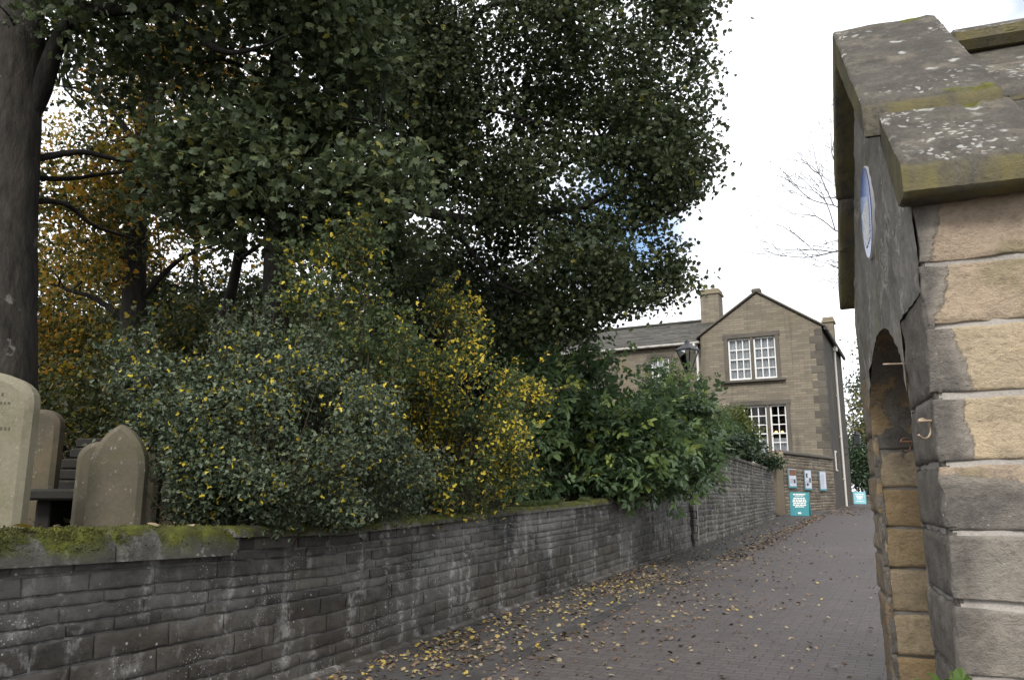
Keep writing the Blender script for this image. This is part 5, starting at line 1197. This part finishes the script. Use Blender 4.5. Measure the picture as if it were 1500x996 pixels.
# low wall at far end
fw0 = R.loc(at(1238, 738, 47)); root = thing('far_wall', 'low pale stone wall at the far end of the lane behind the small sign', 'wall', (fw0[0], fw0[1], .9), R)
md = MD(); stonework(md, lambda u, w, d: np.stack([fw0[0]-.5+u, fw0[1]+.0*u-d, .8+w], -1), 0, 6, rows_of(0, .55, 4, 1), (.3, .6), .014, .12, .01, .01, .005, seed=3); md.box((fw0[0]+2.5, fw0[1]+.23, 1.05), (6, .36, .5), 0, mat=1); md.build('stonework', [M['notice'], M['wall_mortar']], root, True)
md = MD(); md.box((fw0[0]+2.5, fw0[1]+.18, 1.38), (6.1, .5, .08), .02); md.build('coping', M['cap'], root)

# ================================================================== litter
rg = RS(202)
def on_lane(n, fx, fy):
    x, y = fx(n), fy(n); return np.stack([x, y, zr(y) + np.where(x < XK-.12, .03, .0) + .022], -1)
md = MD()
y_ = rg.gamma(2.2, 4.2, 12000) + 2.5; v = np.abs(rg.normal(0, 1, 12000))
x_ = np.where(rg.rand(12000) < .62, XW + .15 + np.abs(rg.normal(.55, .75, 12000)), XW + .2 + rg.exponential(2.0, 12000))
keep = (y_ < 40) & (x_ < 1.5) & (x_ > XW+.12) & (rg.rand(12000) < .55 + .45*fbm(np.stack([x_*1.2, y_*.7, x_*0], -1), 3)*1.4)
x_, y_ = x_[keep][:4600], y_[keep][:4600]
P = np.stack([x_, y_, zr(y_) + np.where(x_ < XK-.12, .034, .006) + .012], -1)
tl = rg.uniform(0, 1, len(P)); nearw = (x_ < XW+1.3) & (y_ < 12); tl = np.where(nearw & (rg.rand(len(P)) < .2), rg.uniform(.75, .97, len(P)), np.where(rg.rand(len(P)) < .5, tl*.6, tl))
leaves(md, P, .042, L_SYC, rg, up=1.7, droop=0., tint=tl, svar=.5)
# drift along the gutter farther up, and on the graveyard soil
yy_ = rg.uniform(16, 40, 900); xx_ = XK - .05 + rg.normal(0, .16, 900) + np.where(yy_ > 32, rg.exponential(1.1, 900), 0); P = np.stack([xx_, yy_, zr(yy_)+.04], -1)
leaves(md, P, .07, L_SYC, rg, up=2.2, droop=0., tint=rg.uniform(0, .55, 900))
xx_ = XW-.5-rg.exponential(1.2, 1500); yy_ = rg.uniform(0, 14, 1500)
P = np.array([[a, b_, zg(R.world(np.array([a, b_, 0])))+.03] for a, b_ in zip(xx_, yy_)]); leaves(md, P, .075, L_SYC, rg, up=1.6, droop=0., tint=rg.uniform(0, .8, 1500))
o = md.build('leaf_litter', M['litter'], frame=R, origin=(0,0,0)); o['kind'] = 'stuff'; o['label'] = 'fallen autumn leaves strewn over the lane along the low wall'; o['category'] = 'fallen leaves'
# single leaves on the coping
for (px, py, lab, ti) in ((85, 797, 'pale fallen leaf on the mossy coping stone nearest the left edge', .72), (221, 781, 'tan fallen leaf on the coping just below the pointed headstone', .6), (284, 784, 'cream fallen leaf on the coping nearest the grey green bush', .7), (30, 772, 'bright yellow leaf propped at the foot of the large pale headstone', .9)):
    p = R.hit(0, XW-.1, px, py); p[2] = float(ztop(p[1])) + .012
    md = MD(); leaves(md, np.array([p]), .085, L_SYC, RS(px), up=3.5, droop=0., tint=np.array([ti])); tag(md.build('fallen_leaf', M['litter'], frame=R), lab, 'leaf')
# grass fringe along wall top
rg = RS(31); n_ = 9000; yy_ = rg.uniform(5.2, 16.5, n_); xx_ = XW-.05-np.abs(rg.normal(0, .16, n_)); k_ = fbm(np.stack([yy_*1.5, xx_, xx_*0], -1), 5) > -.15; yy_, xx_ = yy_[k_], xx_[k_]
P = np.stack([xx_, yy_, ztop(yy_)-.02], -1); V = []; m = len(P); h_ = rg.uniform(.04, .13, m); a_ = rg.uniform(0, 2*pi, m); ln = np.stack([np.cos(a_)*.5+.5, np.sin(a_)*.6, np.ones(m)], -1)*h_[:, None]; sd = np.stack([-np.sin(a_), np.cos(a_), a_*0], -1)*.005
md = MD(); V = np.stack([P-sd, P+sd, P+ln*.6+sd*.6+np.array([0,0,.0]), P+ln*.9-np.array([0,0,.012])], 1).reshape(-1, 3); md.add(V, (np.array([[0,1,2,3]])[None]+(np.arange(m)*4)[:, None, None]).reshape(-1, 4), np.repeat(rg.rand(m), 4))
o = md.build('grass_fringe', M['grass'], frame=R, origin=(0,0,0)); o['kind'] = 'stuff'; o['label'] = 'short grass and moss growing along the top edge of the low wall'; o['category'] = 'grass'
# sprigs at the bottom right
def sprig(name, label, base, tips, leaf, seed):
    root = thing(name, label, 'plant', base); md = MD(); rg = RS(seed); ml = MD()
    for t in tips:
        p = curve([base, (np.array(base)+t)/2+np.array([.03, -.02, .05]), t], 5); md.tube(p, np.linspace(.006, .002, len(p)), 6)
        leaves(ml, np.array([t]), leaf, L_SYC, rg, up=.4, out=np.array([[0, -1.2, .3]]), droop=-.4, tint=np.array([t[3] if len(t) > 3 else rg.uniform(0, .6)]))
    md.build('stem', M['twig'], root); ml.build('leaves', M['lf_bramble'], root)
bs = at(1372, 1200, 2.75); 
sprig('weed_sprig', 'bright green leafy sprig with one yellow leaf at the foot of the corner pier', bs, [at(1383, 1000, 2.72), at(1366, 985, 2.78), at(1395, 985, 2.7), at(1350, 1003, 2.75), at(1335, 1000, 2.8), at(1410, 1012, 2.75), at(1375, 1020, 2.7)], .066, 3)
bs = at(1520, 1200, 2.6)
sprig('weed_sprig', 'dark green leaf tip poking in at the lower right edge', bs, [at(1503, 975, 2.6), at(1520, 985, 2.6), at(1530, 1010, 2.6)], .08, 6)

# ================================================================== camera, light, world
cam = bpy.data.cameras.new('camera'); cam.sensor_width = 36; cam.lens = 36*F/1500; cam.clip_end = 4000; cam.clip_start = .05
co = bpy.data.objects.new('camera', cam); C.objects.link(co); co.location = (0, 0, EYE); co.rotation_euler = (pi/2+PITCH, 0, 0)
sc = bpy.context.scene; sc.camera = co
SUN_EL, SUN_AZ = radians(42), radians(200)     # azimuth from +Y clockwise
sd_ = np.array([sin(SUN_AZ)*cos(SUN_EL), cos(SUN_AZ)*cos(SUN_EL), sin(SUN_EL)])
sl = bpy.data.lights.new('sun', 'SUN'); sl.energy = 2.3; sl.angle = radians(16); sl.color = (1., .95, .88)
so = bpy.data.objects.new('sun', sl); C.objects.link(so)
import mathutils
so.rotation_euler = mathutils.Vector(-sd_).to_track_quat('-Z', 'Y').to_euler(); so.location = (0, -10, 30)
wd = bpy.data.worlds.new('World'); sc.world = wd; wd.use_nodes = True; nt = wd.node_tree; nt.nodes.clear()
def nn(t): return nt.nodes.new(t)
o_ = nn('ShaderNodeOutputWorld'); bg = nn('ShaderNodeBackground'); nt.links.new(bg.outputs[0], o_.inputs[0]); bg.inputs[1].default_value = .15
sk = nn('ShaderNodeTexSky'); sk.sky_type = 'NISHITA'; sk.sun_disc = False; sk.sun_elevation = SUN_EL; sk.sun_rotation = SUN_AZ; sk.air_density = 1.; sk.dust_density = .6; sk.ozone_density = 1.5
tc = nn('ShaderNodeTexCoord'); nz = nn('ShaderNodeTexNoise'); nz.inputs['Scale'].default_value = 2.6; nz.inputs['Detail'].default_value = 6; nz.inputs['Roughness'].default_value = .55
nt.links.new(tc.outputs['Generated'], nz.inputs['Vector'])
bd = ray(905, 300); bd = bd/np.linalg.norm(bd)
def dotdir(v):
    dt = nn('ShaderNodeVectorMath'); dt.operation = 'DOT_PRODUCT'; nt.links.new(tc.outputs['Generated'], dt.inputs[0]); dt.inputs[1].default_value = tuple(v); return dt.outputs['Value']
def wm(op, a, b):
    m_ = nn('ShaderNodeMath'); m_.operation = op
    for i_, v in enumerate((a, b)):
        if isinstance(v, (int, float)): m_.inputs[i_].default_value = v
        else: nt.links.new(v, m_.inputs[i_])
    return m_.outputs[0]
def wramp(f, stops):
    r = nn('ShaderNodeValToRGB'); nt.links.new(f, r.inputs[0])
    for e, (p, c) in zip(r.color_ramp.elements, stops): e.position = p; e.color = (c, c, c, 1)
    return r.outputs[0]
gap = wramp(dotdir(bd), [(.9925, 0.), (.9985, .23)])          # a break in the cloud to the right of centre
cl_ = wramp(wm('ADD', wm('SUBTRACT', nz.outputs['Fac'], gap), .14), [(.36, 0.), (.54, 1.)])
mx = nn('ShaderNodeMix'); mx.data_type = 'RGBA'; nt.links.new(cl_, mx.inputs[0]); nt.links.new(sk.outputs[0], mx.inputs[6])
sh = wramp(nz.outputs['Fac'], [(.3, .78), (.7, 1.)]); cc = nn('ShaderNodeMix'); cc.data_type = 'RGBA'; nt.links.new(sh, cc.inputs[0]); cc.inputs[6].default_value = (0,0,0,1); cc.inputs[7].default_value = (9.6, 9.8, 10.2, 1)
nt.links.new(cc.outputs[2], mx.inputs[7]); nt.links.new(mx.outputs[2], bg.inputs[0])
sc.view_settings.view_transform = 'Standard'; sc.view_settings.look = 'None'; sc.view_settings.gamma = 1; sc.view_settings.exposure = 0.4; sc.view_settings.use_curve_mapping = False
sc.render.engine = 'CYCLES'; sc.cycles.use_denoising = True; sc.cycles.max_bounces = 6; sc.cycles.diffuse_bounces = 3; sc.cycles.transparent_max_bounces = 12; sc.cycles.use_adaptive_sampling = True; sc.cycles.adaptive_threshold = .02
